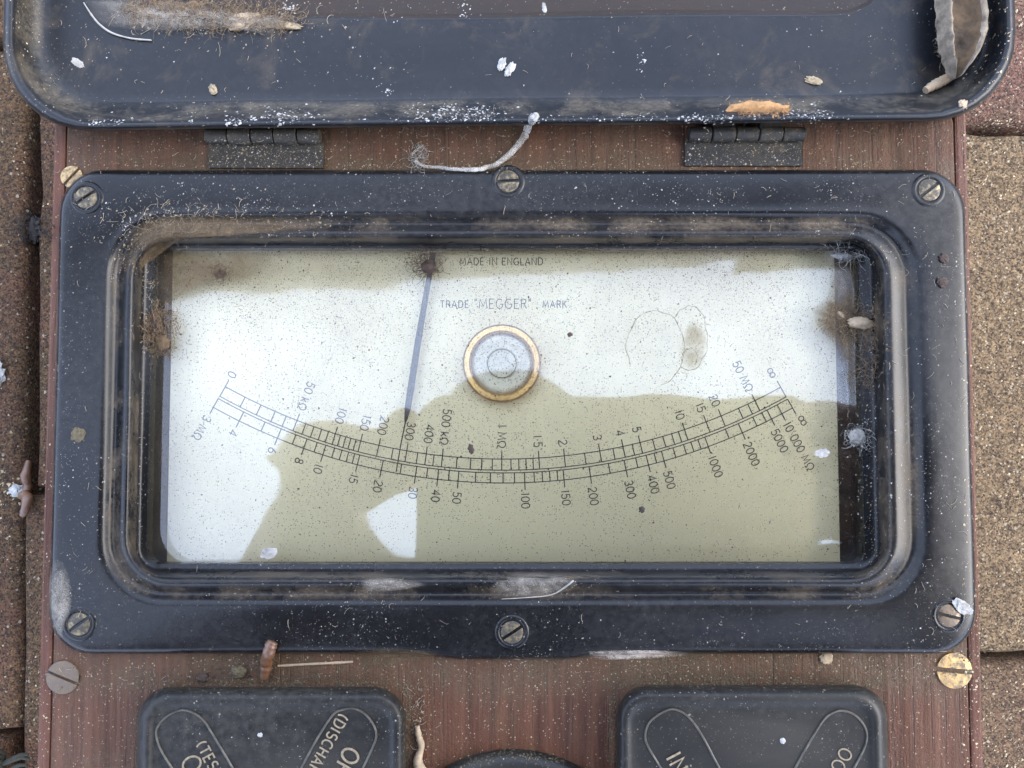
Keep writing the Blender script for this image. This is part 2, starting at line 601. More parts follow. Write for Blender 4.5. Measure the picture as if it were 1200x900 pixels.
tb = MB()
tb.loft([[Vector((p.x, p.y, H - 0.004)) for p in inn],
         [Vector((p.x, p.y, H)) for p in inn],
         squared(inn, x0 + 0.0004, x1 - 0.0004, y0 + 0.0004, y1 - 0.0004, H),
         squared(inn, x0, x1, y0, y1, H - 0.0004),
         squared(inn, x0, x1, y0, y1, H - 0.004)])
top_panel = tb.build('top_panel', M['wood'], tester)

# ------------------------------------------------------------------ pressed black bezel
knots = [(64, 199, 1137, 766, 50, 0.2), (64.3, 199.3, 1136.7, 765.6, 50, 1.5), (66.5, 201.5, 1134.5, 763.5, 49, 2.2), (72, 207, 1129, 758, 46, 2.5),
         (117, 246, 1087, 711, 72, 2.6), (124, 252, 1080, 704.5, 72, 2.15), (135, 261, 1067, 696, 64, 0.5),
         (141, 267, 1058, 690, 60, 1.2), (148.5, 273.5, 1047, 683, 54, 2.1), (155, 279, 1038, 677, 46, 1.3), (158, 281.5, 1034, 674, 40, -0.4), (164, 286, 1026, 669, 26, -3.9), (175, 291, 1010, 661, 14, -4.4)]
rings = []
for a_, b_ in zip(knots, knots[1:]):
    for k_ in range(4):
        t_ = k_ / 4
        e_ = t_
        q = [u + (v - u) * e_ for u, v in zip(a_, b_)]
        rings.append(q)
rings.append(list(knots[-1]))
# soften the knots of the section
for _ in range(3):
    rings = [rings[0]] + [[(p[k_] + 2 * q[k_] + n_[k_]) / 4 for k_ in range(6)] for p, q, n_ in zip(rings, rings[1:], rings[2:])] + [rings[-1]]
rings = [rr(*q[:5], mm(q[5]), ym=480) for q in rings]
bz = MB()
bz.loft(rings)
# underside lip
bz.loft([rings[-1], [Vector((p.x, p.y, mm(-6.9))) for p in rings[-1]]])
bxa, bxb = at(505, 766, H).x, at(697, 766, H).x
ybot = at(600, 766, H).y
for v in bz.v:
    if v.y < ybot + 0.006:
        s = max(0, min(1, (v.x - bxa) / 0.004)) * max(0, min(1, (bxb - v.x) / 0.004))
        s = s * s * (3 - 2 * s)
        v.y -= 0.0011 * s * max(0, 1 - (v.y - ybot) / 0.006)
    # hand-beaten unevenness of the pressing
    v.z += noise.noise(Vector((v.x * 45, v.y * 45, 3.1))) * 0.00022
bezel = bz.build('bezel', M['enamel'], tester, 60)


def screw(name, px, py, z, rpx, mat, ang, parent, dome=0.25, ring=True, height=0.0006, slotw=0.16):
    """slotted screw head with a real slot"""
    c = at(px, py, z)
    r = rpx * (CAM.z - z) / F
    m = MB()
    n = 28
    a = R(ang)
    ux, uy = Vector((math.cos(a), math.sin(a), 0)), Vector((-math.sin(a), math.cos(a), 0))
    hw = slotw * r
    for sgn in (-1, 1):
        a0 = math.asin(hw / r)
        arc = [(r * math.cos(a0 + (math.pi - 2 * a0) * i / n), r * math.sin(a0 + (math.pi - 2 * a0) * i / n)) for i in range(n + 1)]
        base = [c + ux * x + uy * (y * sgn) for x, y in arc]
        mid = [c + ux * x * 0.96 + uy * (max(y * 0.96, hw) * sgn) + Vector((0, 0, height)) for x, y in arc]
        mid2 = [c + ux * x * 0.6 + uy * (max(y * 0.6, hw) * sgn) + Vector((0, 0, height + dome * r * 0.5)) for x, y in arc]
        mid3 = [c + ux * x * 0.2 + uy * (max(y * 0.2, hw) * sgn) + Vector((0, 0, height + dome * r * 0.6)) for x, y in arc]
        m.loft([base, mid, mid2, mid3], False, True)
    o = m.build(name, mat, parent, 40)
    f = MB()
    f.lathe(c, [(r * 0.97, 0.0), (r * 0.97, height * 0.25), (r * 0.1, height * 0.25)], 28)
    so = f.build('slot_floor', M['black_in'], None)
    return o, so


def screw_in(name, px, py, z, rpx, mat, ang, parent, ringmat=None, **kw):
    o, so = screw(name, px, py, z, rpx, mat, ang, parent, **kw)
    if parent.type == 'EMPTY':
        link(so, o)
    else:
        bpy.data.objects.remove(so)
    return o


def countersink(px, py, rpx):
    """raised dimple round a bezel screw, part of the pressing"""
    z = mm(2.5)
    c = at(px, py, z)
    r = rpx * (CAM.z - z) / F
    m = MB()
    m.lathe(c, [(r * 1.55, -0.0002), (r * 1.4, 0.00025), (r * 1.2, 0.0003), (r * 1.05, 0.0001), (r * 0.98, -0.0004)], 32, False, False)
    return m


for (px, py, ang, mt) in ((102, 232, 35, 'screw'), (595.5, 213, 4, 'screw'), (1088, 223, 38, 'screw'), (93.5, 731, 36, 'screw'), (600, 740.5, 33, 'screw'), (1111, 721, -14, 'screw_dirty')):
    s = screw_in('bezel_screw', px, py, mm(2.25), 13.5, M[mt], ang, tester, height=0.0004, dome=0.22, slotw=0.14)
    countersink(px, py, 13.5).build('countersink', M['enamel'], s, 60)
screw_in('case_screw', 85.5, 208, mm(-0.2), 13.5, M['brass'], 48, tester, height=0.0005, dome=0.06, slotw=0.12)
screw_in('case_screw', 1117, 785, mm(-0.2), 21, M['brass'], -5, tester, height=0.0005, dome=0.04, slotw=0.13)
screw_in('case_screw', 75, 793, mm(-0.2), 19.5, M['screw_dirty'], -22, tester, height=0.0005, dome=0.04, slotw=0.08)

# ------------------------------------------------------------------ dial recess, dial, glass
DZ = mm(-11)
rec = MB()
ra = rr(160, 276, 1022, 676, 6, mm(-7.2))
rb = [Vector((p.x, p.y, mm(-15))) for p in ra]
rec.loft([ra, rb], False, True)
rec.build('dial_recess', M['black_in'], tester)
gl = MB()
g0 = rr(171, 286, 1014, 666, 8, GLASS_Z - 0.0005)
gl.loft([[Vector((p.x, p.y, GLASS_Z - 0.0022)) for p in g0], g0], True, True)
glass = gl.build('window_glass', M['glass'], tester)
dl = MB()
d0 = rr(199, 270, 981, 686, 2, DZ, ym=480)
dl.loft([[Vector((p.x, p.y, DZ - 0.0015)) for p in d0], d0], True, True)
dial = dl.build('dial_plate', M['dial'], tester)

# ---- single-stroke engraver's lettering


def arc(cx, cy, rx, ry, a0, a1, n=14):
    return [(cx + rx * math.cos(R(a0 + (a1 - a0) * i / n)), cy + ry * math.sin(R(a0 + (a1 - a0) * i / n))) for i in range(n + 1)]


G = {
    '0': (.62, [arc(.31, .5, .29, .5, 90, 450, 22)]),
    'O': (.78, [arc(.39, .5, .38, .5, 90, 450, 24)]),
    '1': (.22, [[(.08, 0), (.08, 1)]]),
    'I': (.22, [[(.08, 0), (.08, 1)]]),
    '2': (.58, [arc(.28, .72, .25, .28, 165, -25, 12) + [(.06, .12), (.02, 0), (.56, 0)]]),
    '3': (.58, [arc(.26, .74, .23, .26, 155, -90, 12) + arc(.26, .25, .28, .25, 85, -155, 12)]),
    '4': (.62, [[(.44, 0), (.44, 1), (.0, .28), (.6, .28)]]),
    '5': (.58, [[(.52, 1), (.12, 1), (.07, .56)] + arc(.26, .32, .29, .32, 125, -150, 14)]),
    '6': (.60, [arc(.30, .30, .28, .30, 90, 450, 18), [(.03, .36), (.12, .68), (.38, 1)]]),
    '8': (.60, [arc(.29, .26, .28, .26, 90, 450, 16), arc(.29, .76, .22, .24, -90, 270, 16)]),
    'M': (.86, [[(.0, 0), (.12, 1), (.42, .18), (.72, 1), (.84, 0)]]),
    'k': (.52, [[(.04, 0), (.04, 1)], [(.44, .66), (.05, .26)], [(.2, .42), (.48, 0)]]),
    'W': (.86, [[(.04, 0), (.28, 0), (.28, .1)] + arc(.42, .56, .38, .42, 240, -60, 18) + [(.56, .1), (.56, 0), (.80, 0)]]),   # ohm sign
    '8inf': (1.3, [arc(.30, .36, .29, .32, 0, 360, 18), arc(.88, .36, .29, .32, 180, 540, 18)]),
    '.': (.22, [[(.06, .42), (.10, .42), (.10, .50), (.06, .50)]]),
    ' ': (.34, []),
    'A': (.72, [[(0, 0), (.35, 1), (.70, 0)], [(.13, .35), (.57, .35)]]),
    'C': (.70, [arc(.38, .5, .37, .5, 50, 310, 18)]),
    'D': (.72, [[(.04, 0), (.04, 1), (.3, 1)] + arc(.3, .5, .36, .5, 80, -80, 12) + [(.3, 0), (.04, 0)]]),
    'E': (.54, [[(.50, 1), (.04, 1), (.04, 0), (.50, 0)], [(.04, .52), (.42, .52)]]),
    'F': (.50, [[(.50, 1), (.04, 1), (.04, 0)], [(.04, .52), (.40, .52)]]),
    'G': (.76, [arc(.38, .5, .37, .5, 50, 330, 18) + [(.72, .45), (.45, .45)]]),
    'H': (.68, [[(.04, 0), (.04, 1)], [(.62, 0), (.62, 1)], [(.04, .52), (.62, .52)]]),
    'K': (.62, [[(.04, 0), (.04, 1)], [(.56, 1), (.05, .42)], [(.22, .58), (.60, 0)]]),
    'L': (.50, [[(.04, 1), (.04, 0), (.48, 0)]]),
    'N': (.70, [[(.04, 0), (.04, 1), (.64, 0), (.64, 1)]]),
    'R': (.60, [[(.04, 0), (.04, 1), (.3, 1)] + arc(.3, .76, .22, .24, 80, -80, 8) + [(.04, .52)], [(.3, .52), (.58, 0)]]),
    'S': (.58, [arc(.28, .75, .24, .25, 40, 250, 10) + arc(.29, .26, .27, .26, 75, -150, 12)]),
    'T': (.62, [[(0, 1), (.60, 1)], [(.30, 0), (.30, 1)]]),
    '(': (.34, [arc(.55, .5, .50, .68, 130, 230, 12)]),
    ')': (.34, [arc(-.25, .5, .50, .68, 50, -50, 12)]),
    '"': (.30, [[(.06, 1.05), (.06, .78)], [(.2, 1.05), (.2, .78)]]),
    'Y': (.66, [[(0, 1), (.32, .48), (.64, 1)], [(.32, .48), (.32, 0)]]),
}
zc = [0]


def text_strokes(s, org, d, up, hpx, gap=0.16):
    """strokes of a line of text in photo pixels; d is the reading direction, up the letters' up"""
    out, x = [], 0.0
    chars = []
    i = 0
    for ch in s:
        chars.append('8inf' if ch == '\u221e' else ('W' if ch == '\u03a9' else ('.' if ch == '\u00b7' else ch)))
    for ch in chars:
        wd, st = G[ch]
        for pl in st:
            out.append([(org[0] + (d[0] * (x + a) + up[0] * b) * hpx, org[1] + (d[1] * (x + a) + up[1] * b) * hpx) for a, b in pl])
        x += wd + gap
    return out, (x - gap) * hpx


def ink(mb, strokes, z, hw):
    for pl in strokes:
        zc[0] = (zc[0] + 1) % 30
        zz = z + zc[0] * 4e-6
        mb.strip([at(a, b, zz) for a, b in pl], hw)


CX, CY = 590.0, -130.0
PXM = (CAM.z - DZ) / F        # metres per photo pixel on the dial
scale = MB()
R_UP, R_M1, R_M2, R_LO = 668, 681, 684.2, 696


def pol(r, a):
    return (CX + r * math.sin(a), CY + r * math.cos(a))


def ang_at(x, r):
    return math.asin((x - CX) / r)


aL, aR = ang_at(264, 668), ang_at(915, 668)
aL2, aR2 = ang_at(250, 696), ang_at(928.7, 696)
INK_Z = DZ + 0.00006
for r, a0, a1 in ((R_UP, aL, aR), (R_M1, (aL + aL2) / 2, (aR + aR2) / 2), (R_M2, (aL + aL2) / 2, (aR + aR2) / 2), (R_LO, aL2, aR2)):
    ink(scale, [[pol(r, a0 + (a1 - a0) * i / 160) for i in range(161)]], INK_Z, 0.55 * PXM)
UP = [264, 287.2, 305.8, 322.5, 335.5, 348, 358.3, 368, 377, 385, 393, 399, 405.3, 411.2, 417.2, 422.8, 444, 460.8, 476.7, 489.7, 499.5, 508.7, 518.5,
      535.7, 551.7, 564.7, 577, 588, 598.7, 607.8, 616.3, 624.5, 631.5, 661.3, 685, 702.8, 718.3, 730, 740.8, 750, 764.7, 776.7, 787, 795, 802.2,
      827.5, 845, 865.5, 876.3, 884.7, 914.8]
UPM = {264: '0', 348: '50 k\u03a9', 393: '100', 422.8: '150', 444: '200', 476.7: '300', 499.5: '400', 518.5: '500 k\u03a9', 588: '1 M\u03a9', 631.5: '1\u00b75',
       661.3: '2', 702.8: '3', 730: '4', 750: '5', 802.2: '10', 827.5: '15', 845: '20', 884.7: '50 M\u03a9', 914.8: '\u221e'}
LO = [250, 280.3, 305.8, 325, 342.5, 355.8, 368, 378.3, 388.7, 397.5, 405.5, 412.7, 418.7, 446.7, 468.7, 486.7, 499.7, 512.8, 525.5, 536.8, 557, 574.5, 589.5,
      603, 615, 626.3, 636, 644.7, 653.7, 661, 692, 715, 733.7, 747.5, 760, 769.5, 778.3, 792, 804.5, 813.3, 821.7, 830, 854.5, 870, 887.2, 898, 904.2, 916.3, 928.7]
LOM = {250: '3 M\u03a9', 280.3: '4', 325: '6', 355.8: '8', 378.3: '10', 418.7: '15', 446.7: '20', 486.7: '30', 512.8: '40', 536.8: '50', 615: '100', 661: '150', 692: '200',
       733.7: '300', 760: '400', 778.3: '500', 830: '1000', 870: '2000', 904.2: '5000', 916.3: '10 000 M\u03a9', 928.7: '\u221e'}
TH = 9.6


def radial_text(s, a, r0, inner):
    d = (math.sin(a), math.cos(a))
    up = (math.cos(a), -math.sin(a))
    _, L = text_strokes(s, (0, 0), d, up, TH)
    r = r0 - L if inner else r0
    o = pol(r, a)
    o = (o[0] - up[0] * TH * 0.5, o[1] - up[1] * TH * 0.5)
    st, _ = text_strokes(s, o, d, up, TH)
    mb = MB()
    ink(mb, st, INK_Z, 0.56 * PXM)
    mb.build('printed_number', M['ink'], dial)


for x in UP:
    a = ang_at(x, R_UP)
    ink(scale, [[pol(R_UP - (8.5 if x in UPM else 0), a), pol(R_M1, a)]], INK_Z, (0.62 if x in UPM else 0.6) * PXM)
    if x in UPM:
        radial_text(UPM[x], a, 655, True)
for x in LO:
    a = ang_at(x, R_LO)
    ink(scale, [[pol(R_LO + (8.5 if x in LOM else 0), a), pol(R_M2, a)]], INK_Z, 0.62 * PXM)
    if x in LOM:
        da = -0.004 if x == 904.2 else (0.006 if x == 928.7 else 0)
        radial_text(LOM[x], a + da, 709, False)
mk = scale.build('scale_markings', M['ink'], dial)
ttl = [('MADE IN ENGLAND', 539, 310.5, 8.2, 0.2), ('TRADE', 516, 360.5, 8.0, 0.24), ('"MEGGER"', 556, 361.5, 11.0, 0.20), ('MARK', 636, 360.5, 8.0, 0.24)]
for s, x, y, h, g in ttl:
    st, L = text_strokes(s, (x, y), (1, 0), (0, -1), h, g)
    mb = MB()
    ink(mb, st, INK_Z, 0.5 * PXM)
    mb.build('printed_word', M['ink'], dial)

# pointer
NZ = mm(-8.6)
nd = MB()
pts = [((503.5, 322), 3.1), ((490, 400), 3.7), ((480.5, 462), 3.9), ((478, 478), 3.6), ((475.8, 491), 1.9), ((474.9, 496), 0.75), ((470.5, 517), 0.62), ((464.3, 553), 0.55)]
pts = [((507.5, 296), 3.6)] + pts
d = Vector((-0.165, 1)).normalized()
ringsn = []
for (p, hw) in pts:
    n2 = (d.y, -d.x)
    zz = NZ
    L = at(p[0] - n2[0] * hw, p[1] - n2[1] * hw, zz)
    Rr = at(p[0] + n2[0] * hw, p[1] + n2[1] * hw, zz)
    th = Vector((0, 0, 0.00022))
    ringsn.append([L - th, Rr - th, Rr + th, L + th])
nd.loft(ringsn, True, True)
nd.build('pointer', M['needle'], tester)

# circular spirit level under the glass
LZ = mm(-11)
lc = at(588, 425.5, mm(-7.6))
pm = (CAM.z - mm(-7.6)) / F
lc = Vector((lc.x, lc.y, LZ))
lv = MB()
lv.lathe(lc, [(46.5 * pm, 0.0), (46.5 * pm, 0.0028), (45.6 * pm, 0.0034), (44 * pm, 0.0036), (38.5 * pm, 0.0036), (36.8 * pm, 0.0033), (36 * pm, 0.0025), (36 * pm, 0.0008)], 64, False, False)
level = lv.build('spirit_level', M['brass_new'], tester, 35)
fl = MB()
fl.lathe(lc, [(36.2 * pm, 0.0012), (34 * pm, 0.0020), (30 * pm, 0.0022), (25 * pm, 0.0016), (19 * pm, 0.0017), (17.5 * pm, 0.0008), (15 * pm, 0.0012), (8 * pm, 0.0009), (2 * pm, 0.0007)], 48)
fl.build('level_fluid', M['felt'], level, 60)
rg = MB()
rg.tube([lc + Vector((17 * pm * math.cos(2 * math.pi * i / 48), 17 * pm * math.sin(2 * math.pi * i / 48), 0.0021)) for i in range(49)], 0.00009, 6)
rg.build('level_ring', M['ink'], level)
dm = MB()
dm.lathe(lc, [(36 * pm, 0.0026), (33 * pm, 0.0029), (22 * pm, 0.0031), (8 * pm, 0.00315), (0.5 * pm, 0.00316)], 48)
dm.build('level_glass', M['lens'], level, 60)

# ------------------------------------------------------------------ lid
lk = [(152, -520, 1033, -2, 44, -2.2), (148, -520, 1037, 3, 48, -2.1), (141, -520, 1043, 12, 58, 0.0), (134, -520, 1049, 20, 64, 1.7), (128, -520, 1055, 24, 70, 2.0), (122, -520, 1061, 28, 72, 2.0),
      (70, -600, 1132, 104, 76, 2.0), (52, -605, 1150, 116, 80, 2.5), (36, -610, 1163, 126, 88, 4.4), (24, -615, 1173, 133, 96, 7.6), (17, -618, 1180, 138, 102, 9.3), (12, -621, 1185, 141.5, 105, 9.8),
      (7, -622, 1189, 144.5, 106, 9.3), (5, -623, 1191, 146.5, 107, 8.0), (6, -623, 1190, 146.5, 107, 5.0), (12, -615, 1184, 145, 100, 1.0), (60, -600, 1140, 120, 80, 0.6)]
ld = MB()
lr = [rr(*q[:5], mm(q[5]), ym=40) for q in catmull(lk, 3)]
ld.loft(lr, True, True)
piv = Vector((0, at(600, 145, mm(8)).y, 0))
LROT = Matrix.Rotation(R(0.62), 3, 'Z')
for v in ld.v:
    q = LROT @ (v - piv) + piv
    v.x, v.y = q.x, q.y
    v.z += noise.noise(Vector((v.x * 30, v.y * 30, 9))) * 0.0004
lid = ld.build('lid', M['lid'], tester, 55)

# hinges
for (xa, xb, la, lb) in ((238, 374, 246, 380), (808, 946, 802, 938)):
    hm = MB()
    z = H
    dy = 0 if xa < 500 else -2.5
    p0, p1 = at(la, 198 + dy, z), at(lb, 168 + dy, z)
    hm.box((p0.x, p0.y, H + 0.0002), (p1.x, p1.y, H + 0.0007))
    hinge = hm.build('hinge', M['dark_metal'], tester)
    n = 5
    for i in range(n):
        ka, kb = xa + (xb - xa) * i / n, xa + (xb - xa) * (i + 1) / n
        a, b = at(ka + 0.7, 157 + dy, mm(3.2)), at(kb - 0.7, 157 + dy, mm(3.2))
        r = 0.00155 if i % 2 else 0.00138
        km = MB()
        a.z = b.z = mm(2.0)
        km.tube([a, a.lerp(b, .04), a.lerp(b, .96), b], [r * .88, r, r, r * .88], 14)
        if i % 2:
            km.box((a.x + .0001, a.y + .0002, mm(1.2)), (b.x - .0001, a.y + .0038, mm(2.9)))
        km.build('knuckle', M['dark_metal'], hinge, 40)

# ------------------------------------------------------------------ moulded selector blocks and knob


def block(l, t, r, b):
    kk = [(l, t, r, b, 38, 0.0), (l + .5, t + 1, r - .5, b - 1, 37, 3.0), (l + 2, t + 4, r - 2, b - 4, 35, 5.2), (l + 7, t + 11, r - 7, b - 10, 30, 6.8), (l + 13, t + 19, r - 14, b - 18, 25, 7.0), (l + 20, t + 26, r - 21, b - 24, 21, 6.5), (l + 40, t + 40, r - 40, b - 40, 15, 6.5)]
    m = MB()
    m.loft([rr(*q[:5], mm(q[5]), ym=865, xm=(l + r) / 2) for q in catmull(kk, 3)], False, True)
    return m.build('selector_plate', M['bakelite'], tester, 50)


BZ = mm(6.5)
bl = block(161, 805, 476, 1085)
br_ = block(722, 803, 1040, 1085)
PB = (CAM.z - BZ) / F


def smooth_path(p, sub=6):
    return catmull([tuple(q) for q in p], sub)


def outline(paths, parent):
    for p in paths:
        m = MB()
        m.tube([at(a, b, BZ + 0.00005) for a, b in smooth_path(p)], 1.35 * PB, 6)
        m.build('raised_outline', M['groove'], parent, 60)


outline([[(205, 905), (192, 885), (185, 870), (183, 857), (188, 847), (198, 838), (213, 832), (228, 836), (240, 846), (250, 862), (262, 882), (290, 930), (330, 1000)],
         [(300, 1000), (353, 900), (372, 865), (390, 838), (400, 832), (414, 830), (428, 837), (438, 850), (441, 862), (437, 875), (425, 900), (405, 935)]], bl)
outline([[(790, 930), (773, 898), (760, 876), (756, 863), (760, 848), (771, 838), (786, 831), (800, 835), (812, 846), (825, 866), (843, 900), (890, 985)],
         [(890, 985), (932, 900), (950, 868), (966, 843), (979, 834), (990, 833), (1003, 839), (1013, 851), (1016, 864), (1011, 881), (995, 910)]], br_)


def arm_text(items, parent):
    for s, org, d, up, h, hw in items:
        m = MB()
        st, _ = text_strokes(s, org, d, up, h, 0.22)
        for pl in st:
            zc[0] = (zc[0] + 1) % 30
            m.strip([at(a, b, BZ + 0.00012 + zc[0] * 4e-6) for a, b in pl], hw * PB)
        m.build('engraved_word', M['letter'], parent)


dn, un = (0.47, 0.883), (0.883, -0.47)
dl_, ul_ = (-0.5, 0.866), (0.866, 0.5)
arm_text([('(TEST)', (229.5, 873), dn, un, 12.5, 1.0), ('ON', (211, 893), dn, un, 22, 1.2),
          ('(DISCHARGE)', (397.5, 835.5), dl_, ul_, 12.5, 1.0), ('OFF', (405.5, 874), dl_, ul_, 20, 1.4)], bl)
arm_text([('INFINITY', (780.5, 889), dn, un, 18.5, 1.3)], br_)
arm_text([('OO', (986.5, 875), dl_, ul_, 15.5, 0.9)], br_)

kc = at(601, 1048, H)
rk = 162 * 0.144 / F
kb = MB()
kb.lathe((kc.x, kc.y, H), [(rk, 0), (rk, 0.0012), (rk * .985, 0.0022), (rk * .95, 0.0029), (rk * .85, 0.0032), (rk * .5, 0.0032), (rk * .48, 0.0075), (rk * .44, 0.0085), (rk * .05, 0.0088)], 96)
kb.build('selector_knob', M['bakelite'], tester, 45)

# ------------------------------------------------------------------ what the glass mirrors: phone, photographer, roof edge
ZP = CAM.z + 0.0048
M['phone_back'] = plain('graphite_phone_back', (0.02, 0.021, 0.024), 0.35, bump=0.02)
M['phone_edge'] = plain('steel_phone_edge', (0.25, 0.25, 0.26), 0.3, 1.0, bump=0.02)
M['lens_black'] = plain('lens_glass', (0.005, 0.005, 0.006), 0.05, bump=0.0)
M['skin'] = plain('skin', (0.36, 0.19, 0.12), 0.5, var=0.1, scale=120, bump=0.1)
M['jacket'] = plain('navy_jacket', (0.018, 0.020, 0.026), 0.85, var=0.3, scale=700)
M['trousers'] = plain('grey_trousers', (0.03, 0.031, 0.034), 0.85, var=0.3, scale=700)
M['hair'] = plain('brown_hair', (0.025, 0.016, 0.010), 0.6, var=0.4, scale=500)
M['sole'] = plain('black_shoe', (0.015, 0.014, 0.013), 0.6)
M['plaster'] = plain('cream_soffit', (0.20, 0.19, 0.165), 0.8, var=0.1, scale=20)
M['gutter'] = plain('grey_gutter', (0.10, 0.10, 0.105), 0.5, var=0.1, scale=30)

p0 = rat(485, 697, ZP)
p1 = rat(962, 464, ZP)
pc = (p0 + p1) / 2
PW, PH = abs(p1.x - p0.x), abs(p1.y - p0.y)
phone = empty('phone', (pc.x, pc.y, ZP), 'graphite phone held flat above the tester to take its picture', 'phone')


def rrw(hx, hy, r, z, n=8):
    o = []
    for cx, cy, a0 in ((hx - r, hy - r, 0), (r - hx, hy - r, 90), (r - hx, r - hy, 180), (hx - r, r - hy, 270)):
        for i in range(n):
            a = R(a0 + 90 * i / (n - 1))
            o.append(Vector((pc.x + cx + r * math.cos(a), pc.y + cy + r * math.sin(a), ZP + z)))
    return o


m = MB()
m.loft([rrw(PW / 2, PH / 2, .013, 0.0004), rrw(PW / 2, PH / 2, .013, .0076)])
m.build('phone_frame', M['phone_edge'], phone, 40)
m = MB()
m.loft([rrw(PW / 2 - .0008, PH / 2 - .0008, .0122, 0.0002), rrw(PW / 2 - .0002, PH / 2 - .0002, .0128, .0006)], True, False)
m.build('back_glass', M['phone_back'], phone, 40)
m = MB()
m.loft([rrw(PW / 2 - .0002, PH / 2 - .0002, .0128, .0074), rrw(PW / 2 - .0012, PH / 2 - .0012, .0118, .0079)], False, True)
m.build('screen', M['lens_black'], phone, 40)
for dx, dy in ((0, 0), (0.019, 0), (0.0095, -0.017)):
    m = MB()
    m.lathe((dx, dy, ZP), [(0.0062, 0.0004), (0.0062, -0.0010), (0.0054, -0.0012)], 28)
    m.build('camera_lens', M['lens_black'], phone, 40)

# photographer kneeling at the near side, one skinned body
hc = rat(597, 530, 0.62)
J, E, RAD = [], [], []


def joint(p, r, prev=None):
    J.append(Vector(p))
    RAD.append(r)
    if prev is not None:
        E.append((prev, len(J) - 1))
    return len(J) - 1


pel = joint((0, -.66, .40), .135)
bel = joint((0, -.52, .52), .125, pel)
che = joint((0, -.36, .61), .135, bel)
upp = joint((0, -.24, .63), .10, che)
nek = joint((0, -.15, .63), .055, upp)
hd0 = joint((hc.x, hc.y - .040, .635), .058, nek)
hd1 = joint((hc.x, hc.y, .615), .066, hd0)
hd2 = joint((hc.x, hc.y + .035, .60), .056, hd1)


def hand(side, wrist, palm, knuckles, mids, tips, prad=.026):
    sh = joint((side * .17, -.27, .62), .068, upp)
    el = joint((side * .27, -.27, .36), .048, sh)
    fo = joint(Vector((side * .27, -.27, .36)).lerp(Vector(wrist), .35), .045, el)
    wr_ = joint(wrist, .027, fo)
    pa = joint(palm, prad, wr_)
    for kn, md, tp, r in zip(knuckles, mids, tips, (.0100, .0102, .0100, .0092, .0105)):
        a = joint(kn, r * (2.1 if kn is knuckles[0] and side < 0 else 1.15), pa)
        b = joint(md, r, a)
        joint(tp, r * .82, b)


xL, xRt = p0.x, p1.x
yT, yB = p1.y, p0.y
zp = ZP + .004


def hp(px, py, dz, right=False):
    """a point near the phone given by where the glass mirrors it"""
    q = rat(px, py, zp + dz)
    return (q.x, q.y, q.z)


hand(-1, hp(300, 770, .004), hp(388, 632, 0),
     [hp(382, 516, 0), hp(400, 588, -.002), hp(402, 640, -.003), hp(402, 690, -.004), hp(352, 560, .004)],
     [hp(447, 535, .002), hp(450, 556, -.008), hp(450, 678, -.014), hp(448, 716, -.014), hp(450, 530, .022)],
     [hp(485, 480, -.004), hp(506, 538, -.015), hp(512, 682, -.016), hp(506, 722, -.016), hp(530, 545, .018)], .030)
hand(1, hp(1110, 760, .004), hp(1052, 625, 0),
     [hp(1022, 512, 0), hp(1028, 565, -.002), hp(1030, 620, -.003), hp(1032, 670, -.004), hp(1040, 600, .014)],
     [hp(982, 494, -.010), hp(980, 545, -.014), hp(985, 605, -.015), hp(992, 660, -.015), hp(985, 600, .022)],
     [hp(930, 496, -.014), hp(925, 548, -.016), hp(928, 608, -.016), hp(945, 662, -.016), hp(915, 585, .018)], .031)
for sd_ in (-1, 1):
    hip = joint((sd_ * .10, -.68, .38), .095, pel)
    kne = joint((sd_ * .17, -.38, .075), .065, hip)
    ank = joint((sd_ * .16, -.78, .055), .042, kne)
    joint((sd_ * .16, -.88, .045), .034, ank)
me = bpy.data.meshes.new('person')
me.from_pydata([tuple(p) for p in J], E, [])
person = bpy.data.objects.new('person', me)
COL.objects.link(person)
md = person.modifiers.new('skin', 'SKIN')
for i, v in enumerate(me.skin_vertices[0].data):
    v.radius = (RAD[i], RAD[i])
    v.use_root = i == 0
md.use_smooth_shade = True
sb = person.modifiers.new('sub', 'SUBSURF')
sb.levels = sb.render_levels = 2
dg = bpy.context.evaluated_depsgraph_get()
nm = bpy.data.meshes.new_from_object(person.evaluated_get(dg))
person.modifiers.clear()
person.data = nm
nm.materials.clear()
for k_ in ('skin', 'jacket', 'trousers', 'sole'):
    nm.materials.append(M[k_])
for pl in nm.polygons:
    c = pl.center
    if c.y < -.82:
        pl.material_index = 3
    elif c.z < .36 and c.y < -.33:
        pl.material_index = 2
    elif c.y > -.15 and (c.z > .5 or c.z < .31):
        pl.material_index = 0
    else:
        pl.material_index = 1
nm.shade_smooth()
tag(person, 'kneeling person in a dark jacket leaning over the tester with a phone in both hands', 'person')


def ball(c, r, sc=(1, 1, 1), amp=0.0, fq=20, seed=0, sub=3, rot=0.0):
    bm = bmesh.new()
    bmesh.ops.create_icosphere(bm, subdivisions=sub, radius=1)
    vv, ff = [], []
    for v in bm.verts:
        p = v.co.copy()
        k_ = 1 + amp * (noise.noise(p * fq * .1 + Vector((seed * 7.3, 0, 0))) + 0.6 * noise.noise(p * fq * .27 + Vector((0, seed * 3.1, 0))))
        q = Vector((p.x * sc[0], p.y * sc[1], p.z * sc[2])) * (r * k_)
        q = Matrix.Rotation(rot, 3, 'Z') @ q
        vv.append(q + Vector(c))
    for f in bm.faces:
        ff.append([v.index for v in f.verts])
    bm.free()
    return vv, ff


